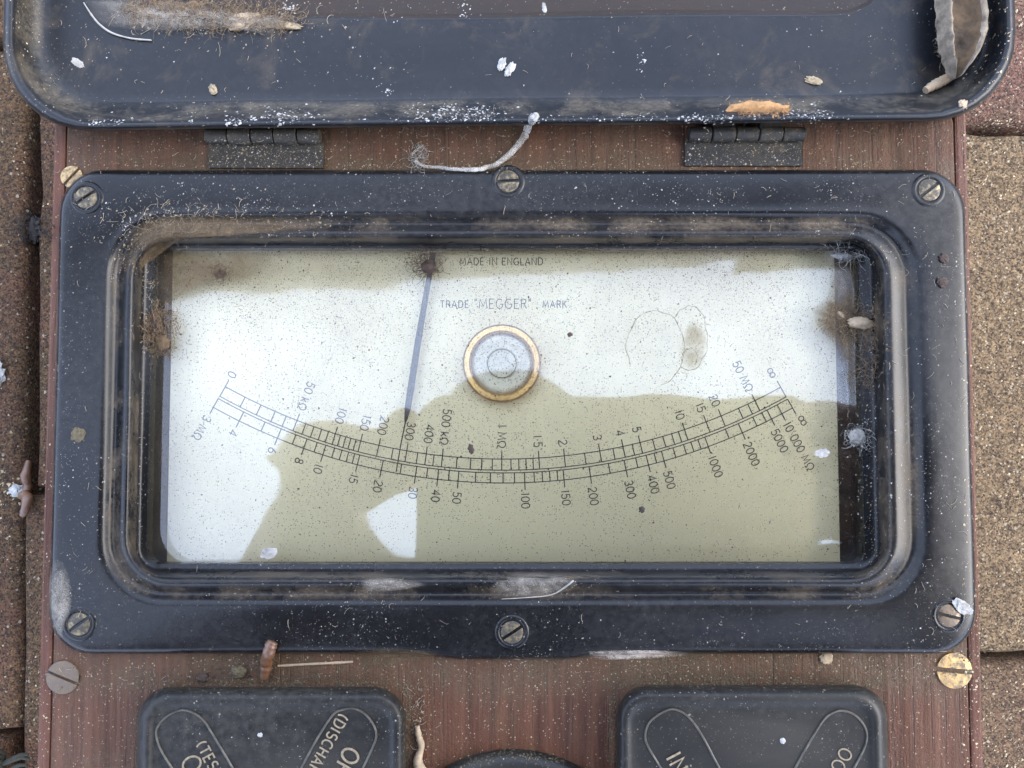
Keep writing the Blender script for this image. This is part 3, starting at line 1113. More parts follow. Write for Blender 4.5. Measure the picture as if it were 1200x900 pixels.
m = MB()
m.add(*ball((hc.x, hc.y - .002, .634), .072, (.98, 1.06, .86), .08, 40, 3))
m.build('hair', M['hair'], person, 80)
for sd_ in (-1, 1):
    m = MB()
    m.add(*ball((hc.x + sd_ * .069, hc.y - .005, .612), .026, (.35, .8, 1), .1, 20, 1, 2))
    m.build('ear', M['skin'], person, 80)
    m = MB()
    m.add(*ball((hc.x + sd_ * .031, hc.y + .012, .544), .011, (1, .6, .5), 0, 20, 1, 2))
    m.build('eye', M['lens_black'], person, 80)
m = MB()
m.add(*ball((hc.x, hc.y - .016, .536), .02, (.8, 1.1, .9), .05, 20, 1, 2))
m.build('nose', M['skin'], person, 80)
m = MB()
m.add(*ball((hc.x, hc.y - .052, .553), .022, (1.1, .35, .3), .05, 20, 1, 2))
m.build('mouth', plain('lips', (0.30, 0.11, 0.09), 0.5), person, 80)

# the beam overhead, mirrored as the dull band along the top of the glass
ZE = 2.5
roof = empty('pergola', (0, .6, 0), 'grey overhead pergola beam on two posts beyond the far side of the tester', 'pergola')
e1, e2 = rat(200, 342, ZE), rat(700, 304, ZE)
sl = (e2.y - e1.y) / (e2.x - e1.x)
c1, c2 = rat(860, 326, ZE), rat(1010, 313, ZE)
yl_ = e1.y + (-3 - e1.x) * sl
yr_ = e2.y + (3 - e2.x) * sl
m = MB()
pl2 = [(-3, yl_), (3, yr_), (3, yr_ + .34), (-3, yl_ + .34)]
m.loft([[Vector((a, b, ZE)) for a, b in pl2], [Vector((a, b, ZE + .16)) for a, b in pl2]], True, True)
m.build('beam', M['plaster'], roof)
s2 = (c2.y - c1.y) / (c2.x - c1.x)
pl2 = [(c1.x, c1.y), (2.6, c1.y + (2.6 - c1.x) * s2), (2.6, yr_ + .1), (c1.x, yr_ + .1)]
m = MB()
m.loft([[Vector((a, b, ZE - .06)) for a, b in pl2], [Vector((a, b, ZE - .004)) for a, b in pl2]], True, True)
m.build('bracing_board', M['plaster'], roof)
for sx in (-2.8, 2.8):
    m = MB()
    yy = e1.y + (sx - e1.x) * sl + .17
    m.box((sx - .06, yy - .06, 0.002), (sx + .06, yy + .06, ZE - .002))
    m.build('post', M['plaster'], roof)

# ------------------------------------------------------------------ dirt, flakes and small things lying about
def geo(o):
    mw = o.matrix_basis
    return [v.co.copy() for v in o.data.vertices], [tuple(p.vertices) for p in o.data.polygons]


AV, AF = [], []
for o in [ground] + [c for c in COL.objects if c.type == 'MESH' and (c.parent is tester or (c.parent and c.parent.parent is tester) or c.parent is ground)]:
    vv, ff = geo(o)
    b = len(AV)
    AV += vv
    AF += [tuple(i + b for i in f) for f in ff]
BVH = BVHTree.FromPolygons(AV, AF)


def hit(px, py):
    d = (RC @ Vector(((px - 600) / F, -(py - 450) / F, -1))).normalized()
    loc, nrm, idx, dist = BVH.ray_cast(CAM + d * .02, d)
    if loc is None:
        return at(px, py, 0), Vector((0, 0, 1)), .28
    if nrm.dot(d) > 0:
        nrm = -nrm
    return loc, nrm, (CAM - loc).length * F / 870 / F


def pxm(p):
    return (CAM.z - p.z) / F


M['white_flake'] = plain('chalky_white', (0.2312, 0.2244, 0.2108), 0.9, var=0.25, scale=1500)
M['fleck'] = plain('dull_white', (0.2160, 0.2080, 0.1920), 0.9, var=0.55, scale=500, bump=.8, bd=.0005)
M['tan_flake'] = plain('tan_dust', (0.1600, 0.1240, 0.0760), 0.9, var=0.5, scale=1500)
M['crumb_and_shade_brown'] = plain('crumbs_and_gap_shade', (0.0272, 0.0152, 0.0096), 0.9, var=0.6, scale=1500)
M['dark_speck'] = plain('dark_specks', (0.0176, 0.0128, 0.0096), 0.9, var=0.5, scale=1500)
M['olive_dirt'] = plain('olive_dirt', (0.0560, 0.0432, 0.0216), 0.95, var=0.6, scale=1500)
M['hairs'] = plain('tan_hairs', (0.1760, 0.1480, 0.1080), 0.9, var=0.4, scale=800)
M['silk'] = plain('silk_white', (0.2000, 0.1880, 0.1640), 0.85, var=0.3, scale=900)
M['web_brown'] = plain('brown_web', (0.1040, 0.0680, 0.0360), 0.9, var=0.6, scale=700)
M['orange_fluff'] = plain('orange_fluff', (0.2160, 0.1120, 0.0400), 0.9, var=0.4, scale=600)
M['exuvia'] = plain('amber_shell', (0.0840, 0.0384, 0.0176), 0.45, var=0.4, scale=400)
M['straw'] = plain('pale_straw', (0.2160, 0.1600, 0.1000), 0.8, var=0.35, scale=500)
M['leafgreen'] = plain('dark_grass', (0.011, 0.010, 0.003), 0.95, var=0.5, scale=300)


def film_mat(name, col, alpha, fade=False):
    t = NT(name)
    a = t.math('MULTIPLY', t.ramp(t.noise(260, 6, 0.75, dist=1.0), 0.34, 0.66, 0.15, 1.0), alpha)
    a = t.math('MULTIPLY', a, t.ramp(t.noise(2200, 3, 0.7), 0.3, 0.6, 0.8, 1.05), True)
    if fade:
        a = t.math('MULTIPLY', a, t.n('Attribute', attribute_name='fade').outputs['Fac'])
    df = t.n('BsdfDiffuse', {'Color': tuple(x * .8 for x in col)}).outputs[0]
    tr = t.n('BsdfTransparent').outputs[0]
    return t.done(t.n('MixShader', {0: a, 1: tr, 2: df}).outputs[0])


M['film'] = film_mat('dusty_cobweb', (0.28, 0.25, 0.21), 0.75, True)
M['film_brown'] = film_mat('brown_cobweb', (0.11, 0.08, 0.05), 0.95, True)


def flake(mb, p, nrm, r, rnd, flat=0.35):
    t = nrm.orthogonal().normalized()
    b = nrm.cross(t)
    a0 = rnd.random() * 6.28
    n = rnd.choice((3, 4, 5))
    st = rnd.uniform(.45, 1)
    ring = []
    for i in range(n):
        a = a0 + 6.283 * i / n + rnd.uniform(-.4, .4)
        rr_ = r * rnd.uniform(.55, 1.1)
        ring.append(p + t * (math.cos(a) * rr_) + b * (math.sin(a) * rr_ * st) + nrm * (r * rnd.uniform(-.02, .25)))
    top = p + nrm * (r * flat * rnd.uniform(.6, 1.5))
    mb.add(ring + [top], [(i, (i + 1) % n, n) for i in range(n)])


def gaussr(cx, cy, sx, sy):
    return lambda q: (q.gauss(cx, sx), q.gauss(cy, sy))


def rectr(x0, y0, x1, y1):
    return lambda q: (q.uniform(x0, x1), q.uniform(y0, y1))


def bandr(pts, s):
    def f(q):
        i = q.randrange(len(pts) - 1)
        t = q.random()
        return (pts[i][0] + (pts[i + 1][0] - pts[i][0]) * t + q.gauss(0, s), pts[i][1] + (pts[i + 1][1] - pts[i][1]) * t + q.gauss(0, s))
    return f


def patchy(fn, fq=.02, lo=.0, seed=0.0):
    def f(q):
        for _ in range(12):
            x, y = fn(q)
            if noise.noise(Vector((x * fq, y * fq, seed))) + .5 * noise.noise(Vector((x * fq * 3, y * fq * 3, seed + 5))) > lo + q.gauss(0, .12):
                return x, y
        return x, y
    return f


def scatter(name, mat, label, jobs, seed, mult=1.0):
    rnd = random.Random(seed)
    mb = MB()
    for fn, n, r0, r1 in jobs:
        for _ in range(int(n * mult)):
            x, y = fn(rnd)
            p, nr, _s = hit(x, y)
            if p.z < .05 and name != 'ground_grit':
                continue
            q = rnd.random()
            flake(mb, p, nr, (r0 + (r1 - r0) * q * q * q) * pxm(p), rnd)
    o = mb.build(name, mat)
    return tag(o, label, 'dirt', None, 'stuff')


FR = [rectr(64, 199, 1137, 285), rectr(64, 199, 170, 766), rectr(1030, 199, 1137, 766), rectr(64, 665, 1137, 766)]
scatter('white_flakes', M['white_flake'], 'white chalky flakes scattered over the lid and black bezel', [
    (patchy(rectr(0, 0, 1190, 140), .02, .05), 150, .35, 2.0),
    (bandr([(95, 139), (600, 141), (1000, 136)], 2.5), 150, .5, 2.2),
    (gaussr(332, 135, 24, 5), 190, .6, 3.3), (gaussr(275, 142, 9, 3), 45, .8, 3.4), (gaussr(118, 143, 14, 2), 40, .7, 2.5),
    (gaussr(525, 133, 34, 5), 330, .5, 3.0), (gaussr(568, 131, 14, 4), 80, .6, 2.8), (gaussr(700, 137, 60, 3), 90, .5, 2.0), (gaussr(832, 138, 22, 4), 120, .6, 2.8), (gaussr(948, 135, 14, 5), 60, .6, 3.0),
    (gaussr(948, 134, 12, 5), 60, .6, 2.8), (gaussr(238, 25, 6, 7), 50, .8, 3.6), (gaussr(340, 9, 5, 4), 26, .8, 3.0), (gaussr(545, 12, 4, 6), 22, .8, 2.5), (gaussr(753, 72, 4, 5), 18, .8, 2.6),
    (gaussr(452, 104, 5, 3), 16, .8, 2.4), (gaussr(225, 136, 3, 5), 14, .8, 2.5), (gaussr(460, 10, 30, 12), 30, .5, 2),
    (patchy(FR[0], .014, .1, 1.5), 130, .3, 1.3), (patchy(FR[1], .014, .1, 2.5), 80, .3, 1.1), (patchy(FR[2], .014, .1, 3.5), 150, .3, 1.5), (patchy(FR[3], .014, .1, 4.5), 90, .3, 1.2),
    (patchy(rectr(90, 215, 420, 270), .03, 0), 120, .4, 1.8), (gaussr(1010, 520, 22, 60), 130, .5, 1.8), (rectr(880, 560, 1010, 660), 110, .4, 1.3), (gaussr(970, 375, 30, 35), 60, .4, 1.5),
    (gaussr(605, 777, 12, 6), 40, .4, 1.6), (rectr(245, 165, 380, 197), 60, .4, 2), (rectr(802, 163, 938, 195), 70, .4, 2), (rectr(160, 800, 1040, 900), 70, .3, 1.3)], 11)
scatter('tan_dust', M['tan_flake'], 'tan dust and fibres lodged in the corners of the bezel and case', [
    (patchy(rectr(62, 150, 1135, 200), .02, -.1), 700, .4, 1.7), (bandr([(100, 192), (600, 196), (1060, 194)], 3), 420, .5, 1.9),
    (patchy(rectr(50, 765, 1150, 812), .02, -.1), 800, .4, 1.8), (patchy(rectr(475, 800, 725, 880), .02, 0), 240, .4, 1.4), (rectr(1040, 770, 1150, 900), 90, .3, 1.2),
    (rectr(45, 770, 160, 900), 120, .3, 1.2),
    (gaussr(200, 262, 45, 12), 260, .5, 2.0), (gaussr(290, 258, 50, 14), 240, .5, 2.0), (bandr([(135, 330), (150, 290), (200, 265), (330, 270)], 7), 340, .5, 2.0),
    (bandr([(170, 310), (176, 420)], 6), 170, .5, 2.0), (gaussr(215, 310, 30, 15), 160, .5, 1.8), (rectr(180, 288, 1000, 300), 260, .4, 1.4), (rectr(300, 254, 1040, 284), 260, .4, 1.3),
    (gaussr(1000, 380, 25, 16), 200, .5, 1.8), (bandr([(1018, 290), (1022, 660)], 7), 330, .5, 1.7), (rectr(130, 665, 1060, 700), 260, .4, 1.3), (gaussr(440, 686, 20, 7), 130, .4, 1.4),
    (gaussr(620, 685, 40, 8), 160, .4, 1.4), (bandr([(110, 120), (700, 128), (1000, 122)], 6), 330, .4, 1.5), (gaussr(75, 75, 22, 40), 120, .4, 1.4), (gaussr(250, 25, 70, 14), 420, .5, 2.4),
    (rectr(150, 2, 1030, 22), 200, .4, 1.5), (rectr(245, 165, 380, 199), 420, .35, 1.6), (rectr(802, 163, 938, 197), 440, .35, 1.6), (bandr([(488, 800), (490, 900)], 8), 120, .5, 2.2),
    (rectr(160, 800, 1040, 900), 140, .3, 1.0), (patchy(FR[0], .014, .1, 1.5), 260, .3, 1.0), (patchy(FR[1], .014, .1, 2.5), 140, .3, 1.0), (patchy(FR[2], .014, .1, 3.5), 240, .3, 1.1), (patchy(FR[3], .014, .1, 4.5), 160, .3, 1.0)], 12)
scatter('crumbs_and_gap_shade', M['crumb_and_shade_brown'], 'brown crumbs of dirt on glass and wood, thickened to paint shade along the hinge gap', [
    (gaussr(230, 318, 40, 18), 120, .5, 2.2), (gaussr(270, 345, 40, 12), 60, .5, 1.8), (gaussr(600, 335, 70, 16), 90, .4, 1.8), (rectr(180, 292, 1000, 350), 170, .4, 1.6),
    (gaussr(265, 788, 28, 9), 130, .6, 3.0), (bandr([(70, 153), (600, 151), (1120, 148)], 4), 1100, .5, 1.8), (gaussr(200, 275, 40, 12), 90, .6, 2.2), (gaussr(240, 15, 70, 12), 130, .6, 2.8), (patchy(rectr(62, 150, 1135, 198), .02, .0), 120, .4, 1.8),  # dense band below the lid edge paints the gap's shade as well as dirt
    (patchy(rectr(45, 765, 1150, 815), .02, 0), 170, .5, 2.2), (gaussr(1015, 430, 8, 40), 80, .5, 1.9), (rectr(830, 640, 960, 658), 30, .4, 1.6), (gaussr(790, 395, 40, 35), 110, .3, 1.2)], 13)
scatter('dark_specks', M['dark_speck'], 'tiny dark specks on the dial glass', [
    (patchy(rectr(180, 300, 1000, 480), .012, -.15), 1700, .25, .85), (patchy(rectr(180, 470, 985, 660), .012, 0), 420, .25, .85), (rectr(180, 360, 330, 650), 420, .25, .85),
    (rectr(64, 300, 130, 700), 70, .4, 1.2), (rectr(1080, 300, 1136, 700), 40, .4, 1.2)], 14)
scatter('olive_dirt', M['olive_dirt'], 'olive brown grime built up round the selector plates and hinges', [
    (bandr([(160, 802), (300, 800), (476, 803)], 3.5), 420, .6, 2.2), (bandr([(722, 801), (900, 799), (1035, 801)], 3.5), 420, .6, 2.2), (bandr([(478, 810), (481, 900)], 4), 240, .6, 2.2),
    (bandr([(718, 810), (717, 900)], 3), 180, .6, 2.0), (bandr([(540, 893), (600, 882), (660, 893)], 4), 190, .6, 2.0), (patchy(rectr(70, 155, 1120, 200), .02, -.1), 600, .5, 1.9),
    (patchy(rectr(60, 766, 1150, 806), .02, -.2), 900, .5, 2.0), (bandr([(160, 815), (158, 900)], 2.5), 130, .5, 1.8)], 15, 2.0)

# fine hairs and silk threads
rnd = random.Random(21)
hb = MB()


def hair(mb, x, y, L, wpx, rnd, curl=.5, lift=.6, ang=None):
    a = rnd.uniform(0, 6.28) if ang is None else ang + rnd.gauss(0, .25)
    pts = []
    n = 5
    da = rnd.gauss(0, curl)
    for i in range(n):
        p, nr, _s = hit(x, y)
        if p.z < .05:
            return
        pts.append(p + Vector((0, 0, .00008 + lift * .0004 * math.sin(3.14 * i / (n - 1)) * rnd.random())))
        x += math.cos(a) * L / n
        y += math.sin(a) * L / n
        a += da
    mb.tube(pts, wpx * .5 * pxm(pts[0]), 3)


for fn, n, L0, L1 in ((rectr(180, 295, 1000, 480), 190, 3, 12), (patchy(FR[0], .014, .1, 1.5), 90, 4, 16), (patchy(FR[2], .014, .1, 3.5), 110, 4, 18), (patchy(FR[1], .014, .1, 2.5), 60, 4, 14), (patchy(FR[3], .014, .1, 4.5), 60, 4, 16), (gaussr(230, 265, 60, 18), 190, 5, 20), (gaussr(180, 360, 14, 40), 100, 5, 18),
                      (gaussr(1000, 400, 30, 60), 150, 5, 20), (rectr(60, 150, 1130, 198), 160, 4, 12), (rectr(60, 768, 1140, 800), 160, 4, 12), (rectr(60, 5, 1140, 130), 110, 3, 12), (gaussr(250, 22, 70, 14), 160, 6, 26),
                      (gaussr(530, 150, 30, 10), 60, 6, 22), (gaussr(810, 395, 25, 25), 60, 4, 14), (rectr(800, 560, 1010, 658), 70, 3, 9), (bandr([(490, 810), (492, 895)], 8), 50, 5, 16)):
    for _ in range(int(n * .42)):
        x, y = fn(rnd)
        hair(hb, x, y, rnd.uniform(L0, L1) * .85, rnd.uniform(.25, .6), rnd, 0.3)
tag(hb.build('loose_fibres', M['hairs']), 'fine pale hairs and threads caught all over the tester', 'fibres', None, 'stuff')


def tangle(px, py, rx, ry, n, L, wpx, mat, name, label, cat, hz=.0008, seed=1, core=None, group=None, rot=0):
    rnd = random.Random(seed)
    mb = MB()
    p0_, nr, _s = hit(px, py)
    s_ = pxm(p0_)
    cr, sr = math.cos(rot), math.sin(rot)
    for _ in range(n):
        a = rnd.uniform(0, 6.28)
        q = math.sqrt(rnd.random())
        u, v = math.cos(a) * q * rx, math.sin(a) * q * ry
        b = a + 1.57 + rnd.gauss(0, .9)
        pts = []
        db = rnd.gauss(0, .9)
        zz = rnd.random() * hz * (1 - q * .7)
        for i in range(6):
            x, y = px + u * cr - v * sr, py + u * sr + v * cr
            pp, _n, _s = hit(x, y)
            z = max(pp.z + .0001, min(p0_.z + .004, pp.z)) + zz + rnd.random() * hz * .15
            pts.append(Vector((pp.x, pp.y, z)))
            u += math.cos(b) * L / 6
            v += math.sin(b) * L / 6
            b += db
        mb.tube(pts, wpx * .28 * s_ * rnd.uniform(.5, 1.2), 3)
        if rnd.random() < .45:
            flake(mb, pts[3], Vector((0, 0, 1)), rnd.uniform(.4, 1.7) * s_, rnd)
    o = mb.build(name, mat)
    tag(o, label, cat, group)
    if core:
        m2 = MB()
        for (cx, cy, r, sc, mt, sd2) in core:
            m2 = MB()
            cp, _n, _s = hit(cx, cy)
            m2.add(*ball(cp + Vector((0, 0, r * s_ * sc[2] * .5)), r * s_, sc, .32, 34, sd2, 3, R(sc[3]) if len(sc) > 3 else 0))
            m2.build('core', M[mt], o, 70)
    return o


tangle(190, 388, 18, 30, 260, 18, .8, M['web_brown'], 'spider_nest', 'tangled brown spider nest in the left edge of the glass', 'spider nest', .0022, 3,
       [(182, 382, 9, (1, 1.7, .5), 'crumb_and_shade_brown', 2), (192, 402, 7, (1, 1.3, .5), 'web_brown', 5)])
tangle(500, 311, 17, 13, 130, 22, .9, M['crumb_and_shade_brown'], 'fluff_clump', 'dark brown fluff clump hanging over the top of the pointer', 'dirt clump', .0025, 4,
       [(503, 313, 8, (1.1, 1, .6), 'crumb_and_shade_brown', 8)])
tangle(258, 320, 13, 9, 60, 16, .9, M['crumb_and_shade_brown'], 'dirt_crumb', 'rusty brown crumb near the upper left corner of the glass', 'dirt crumb', .0008, 5,
       [(258, 321, 6, (1.3, .8, .25), 'crumb_and_shade_brown', 4)])
tangle(1000, 378, 30, 15, 150, 30, .7, M['web_brown'], 'cocoon', 'cream cocoon wrapped in brown web at the right edge of the glass', 'cocoon', .0016, 6,
       [(1008, 379, 9, (1.7, .8, .7, -8), 'straw', 6), (985, 370, 5, (1.4, .7, .6, -40), 'straw', 7)], 'cocoons on the glass')
tangle(1003, 512, 14, 12, 70, 20, .7, M['silk'], 'cocoon', 'round white silk cocoon low on the right side of the glass', 'cocoon', .0014, 7,
       [(1003, 511, 9, (1, 1, .55), 'silk', 9)], 'cocoons on the glass')
tangle(988, 300, 22, 5, 60, 22, .8, M['silk'], 'silk_scrap', 'scrap of white silk under the top right corner of the bezel', 'web scrap', .0012, 8, [(985, 300, 6, (2.0, .5, .4, 0), 'white_flake', 3)])
tangle(890, 129, 35, 8, 300, 9, .6, M['orange_fluff'], 'egg_sac', 'fluffy orange egg sac on the lid rim above the right hinge', 'egg sac', .0016, 9,
       [(888, 129, 13, (2.7, .72, .35), 'orange_fluff', 5)])
tangle(250, 20, 105, 15, 620, 26, .8, M['web_brown'], 'cobweb_mass', 'brown matted cobweb full of dirt along the panel edge of the lid', 'cobweb', .0028, 10,
       [(285, 26, 12, (1.9, .8, .4, 10), 'straw', 11), (215, 14, 10, (2.2, .8, .4, 20), 'web_brown', 12), (170, 8, 9, (2, .8, .4, 35), 'crumb_and_shade_brown', 13), (330, 30, 10, (2.3, .5, .3, -5), 'tan_flake', 14)])
tangle(205, 262, 60, 12, 36, 40, .45, M['hairs'], 'dusty_web', 'dusty web strung over the upper left corner of the bezel', 'cobweb', .0010, 15)
tangle(1018, 420, 8, 36, 80, 34, .7, M['web_brown'], 'frayed_web', 'frayed brown web down the inner right wall of the bezel', 'cobweb', .001, 16)
tangle(40, 268, 15, 18, 90, 18, 1.6, M['dark_speck'], 'moss_clump', 'black clump of moss in the paving joint left of the case', 'moss', .004, 17, [(40, 270, 12, (1, 1.3, .6), 'dark_speck', 4)])


def rod(name, pts, rad, mat, label, cat, lift=.0, group=None, n=8):
    """a thin stem lying along the given photo path on whatever is below it"""
    P = []
    for i, (x, y) in enumerate(catmull([tuple(q) for q in pts], 5)):
        p, nr, _s = hit(x, y)
        P.append(p)
    zs = [p.z for p in P]
    Q = []
    for i, p in enumerate(P):
        z = sum(zs[max(0, i - 3):i + 4]) / len(zs[max(0, i - 3):i + 4])
        Q.append(Vector((p.x, p.y, max(z, p.z) + lift)))
    rr_ = [r * pxm(Q[0]) for (r,) in catmull([(r,) for r in rad], 1 + (len(Q) - 1) // max(1, len(rad) - 1))]
    rr_ = (rr_ + [rr_[-1]] * len(Q))[:len(Q)]
    Q = [Vector((p.x, p.y, p.z + r * .6)) for p, r in zip(Q, rr_)]
    for i, p in enumerate(Q):
        rr_[i] *= 1 + .35 * noise.noise(Vector((i * .7, pts[0][0], 0)))
    mb = MB()
    mb.tube(Q, rr_, n)
    return tag(mb.build(name, mat, None, 70), label, cat, group)


st_ = rod('silk_strand', [(628, 138), (620, 150), (613, 164), (601, 179), (588, 190), (574, 198), (552, 200.5), (520, 199), (497, 196), (487, 190)], [4.5, 5, 4.2, 3.8, 3.4, 2.8, 2.2, 2.2, 2.8, 4],
          film_mat('pale_silk_skin', (0.44, 0.42, 0.38), 0.72), 'pale silk strand curling from the lid rim down onto the bezel', 'silk strand', .0006)
tangle(490, 184, 11, 12, 60, 16, .8, M['silk'], 'silk_tuft', 'grey tuft of silk at the end of the pale strand', 'silk', .0012, 22)
rod('silk_thread', [(99, 4), (108, 18), (118, 30), (133, 40), (155, 46), (178, 48)], [.7, 1.2, 1.3, 1.1, 1.0, .6], M['silk'], 'white silk thread curving round the panel corner of the lid', 'silk thread', .0002)
rod('larva_case', [(1082, 108), (1090, 103), (1098, 99), (1107, 94), (1114, 88)], [4.5, 6, 6, 5.5, 3], M['straw'], 'beige twig-like larva case on the lid below the big cocoon', 'larva case', .0003)
rod('insect_shell', [(312, 792), (315, 780), (317, 768), (320, 756), (323, 749)], [4.5, 6.5, 7.0, 6.5, 4.5], M['exuvia'], 'amber empty insect shell standing on the wood below the bezel', 'insect shell', .001)
rod('straw_stem', [(326, 780), (360, 778), (400, 776), (414, 775)], [1.4, 1.6, 1.5, 1.0], M['straw'], 'thin pale straw stem on the wood beside the amber insect shell', 'straw')
rod('bark_curl', [(489, 850), (491, 862), (494, 874), (490, 890), (494, 903)], [3, 4, 4, 7, 7], M['straw'], 'curled tan bark flake beside the left selector plate', 'bark')
rod('brown_twig', [(33, 603), (38, 588), (39, 572), (36, 556), (40, 540)], [4, 6, 6, 4.5, 3.5], M['exuvia'], 'reddish brown twig in the paving joint left of the case', 'twig', .002)
for i, (a, b) in enumerate((((-14, 872), (44, 884)), ((-10, 884), (42, 878)), ((-10, 893), (40, 890)), ((-5, 880), (38, 897)))):
    rod('grass_blade', [a, ((a[0] + b[0]) / 2, (a[1] + b[1]) / 2 - 3 + i), b], [2, 2.6, 1.2], M['leafgreen'],
        ('dark green grass blade in the bottom left paving joint, ' + ('topmost of four', 'second from the top of four', 'third from the top of four', 'lowest of four')[i]), 'grass blade', .004, 'grass blades in the joint')


def fleck(px, py, rx, ry, rot, mat, name, label, cat, flat=.35, group=None, seed=0, sub=3):
    p, nr, _s = hit(px, py)
    s_ = pxm(p)
    mb = MB()
    mb.add(*ball(p + Vector((0, 0, min(rx, ry) * s_ * flat * .6)), s_, (rx, ry, min(rx, ry) * flat), .5, 26, seed + px * .01, sub, R(rot)))
    return tag(mb.build(name, mat, None, 35), label, cat, group)


for i, a in enumerate((
        (588, 76, 4.5, 8, -18, 'fleck', 'paint_fleck', 'white oval fleck at the middle of the lid, left half of the split pair', 'fleck'),
        (597, 82, 4.5, 8.5, -28, 'fleck', 'paint_fleck', 'white oval fleck at the middle of the lid, right half of the split pair', 'fleck'),
        (91, 74, 8, 4, -35, 'silk', 'paint_fleck', 'grey white streaked fleck near the left corner of the lid', 'fleck'),
        (953, 95, 10, 4.5, -14, 'tan_flake', 'snail_egg', 'small tan oval shell on the lid above the right hinge', 'shell'),
        (638, 10, 2.5, 7, 10, 'fleck', 'paint_fleck', 'comma shaped white fleck at the top edge of the lid', 'fleck'),
        (250, 105, 4.5, 6, 20, 'tan_flake', 'dead_bug', 'tiny dried bug on the lid above the left hinge', 'bug'),
        (552, 526, 3.2, 5.5, 5, 'crumb_and_shade_brown', 'seed', 'small reddish brown seed on the glass left of the 1 M mark', 'seed'),
        (752, 597, 3.4, 3.4, 0, 'dark_speck', 'dirt_speck', 'round black speck on the glass below the 300 mark', 'speck'),
        (668, 392, 3.2, 2.4, 0, 'crumb_and_shade_brown', 'dirt_speck', 'dark speck on the glass right of the brass ring', 'speck'),
        (315, 648, 9, 6, 10, 'fleck', 'paint_fleck', 'white fleck on the glass at the bottom left', 'fleck'),
        (963, 531, 8, 5, 5, 'fleck', 'paint_fleck', 'white fleck on the glass under the right end of the scale', 'fleck'),
        (1127, 711, 12, 6.5, -38, 'fleck', 'wood_chip', 'white chip lying against the bottom right bezel screw', 'chip'),
        (92, 509, 8, 8, 0, 'olive_dirt', 'dried_dropping', 'round olive blot on the left side of the bezel', 'blot'),
        (1106, 303, 5, 6, 30, 'crumb_and_shade_brown', 'dirt_crumb', 'brown crumb on the right side of the bezel, upper of two', 'dirt crumb'),
        (1104, 331, 5.5, 6, 60, 'crumb_and_shade_brown', 'dirt_crumb', 'brown crumb on the right side of the bezel, lower of two', 'dirt crumb'),
        (968, 771, 7, 6, 0, 'straw', 'seed_husk', 'pale husk on the wood above the right selector plate', 'husk'),
        (20, 575, 8, 7, 0, 'fleck', 'white_pebble', 'white pebble in the paving joint left of the case', 'pebble'),
        (34, 582, 6, 3, -30, 'straw', 'husk_chip', 'pale chip beside the white pebble left of the case', 'chip'),
        (-3, 438, 9, 14, 0, 'silk', 'plastic_scrap', 'pale grey plastic scrap at the left edge on the paving', 'scrap'),
        (250, 882, 0.1, 0.1, 0, 'silk', '', '', ''),
        (917, 868, 3, 3, 0, 'white_flake', 'white_dot', 'tiny white crumb on the right selector plate', 'crumb'),
        (305, 861, 2.6, 2.6, 0, 'white_flake', 'white_dot', 'tiny white crumb on the left selector plate', 'crumb'),
        (1128, 122, 5, 5, 20, 'straw', 'husk_chip', 'pale chip on the wood under the right corner of the lid', 'chip'),
        (280, 787, 9, 7, 15, 'olive_dirt', 'moss_crumb', 'grey green moss crumb on the wood left of the amber shell', 'moss'),
        (238, 794, 6, 5, 15, 'crumb_and_shade_brown', 'moss_crumb', 'dark round crumb on the wood above the left selector plate', 'moss'))):
    if a[6]:
        fleck(*a[:5], M[a[5]], a[6], a[7], a[8], seed=i, flat=.12 if a[6] in ('paint_fleck', 'dried_dropping') and i not in (0, 1) else .4)

# open cocoon in the right corner of the lid: a pale shell with a brown lining
cp, _n, _s = hit(1122, 60)
coc = empty('open_cocoon', (cp.x, cp.y, cp.z), 'large open cocoon with a brown lining in the right corner of the lid', 'cocoon')


def shell_ring(yy, hw, k0, k1, n=14):
    cx = 1123 + 3.0 * math.sin(yy * .05)
    ring = []
    for k_ in range(n + 1):
        u = k0 + (k1 - k0) * k_ / n
        a = abs(u)
        h = 3.4 * max(0, 1 - ((a - .72) / .30) ** 2) if a > .42 else 0
        h = max(h, .35 + 1.0 * (a / .72) ** 2 if a < .72 else 0) * min(1, hw / 15 + .15)
        if u > 0:
            h *= .75
        b = at(cx + hw * u + 1.6 * noise.noise(Vector((yy * .09, u * 2, 4))), yy, mm(6))
        h += .55 * noise.noise(Vector((yy * .13, u * 3.3, 1))) + .3 * noise.noise(Vector((yy * .5, u * 9, 1)))
        ring.append(Vector((b.x, b.y, mm(5.2 + h + max(0, u) * 1.2))))
    return ring


prof = catmull([(-60, 20), (-10, 26), (20, 28), (45, 26), (62, 21), (76, 14), (88, 6), (92, 2)], 6)
for nm_, k0, k1, mt in (('rim', -1, -.58, 'cocoon_rim'), ('lining', -.58, .60, 'cocoon_lining'), ('rim', .60, 1, 'cocoon_rim')):
    if nm_ == 'rim' and 'cocoon_rim' not in M:
        M['cocoon_rim'] = plain('cocoon_rim', (0.1200, 0.0944, 0.0656), 0.9, var=0.6, scale=420, bump=.9, bd=.0006)
        M['cocoon_lining'] = plain('cocoon_lining', (0.0680, 0.0416, 0.0192), 0.9, var=0.65, scale=300, bump=.9, bd=.0005)
    m = MB()
    m.loft([shell_ring(y_, w_, k0, k1) for y_, w_ in prof], closed=False)
    m.build(nm_, M[mt], coc, 80)


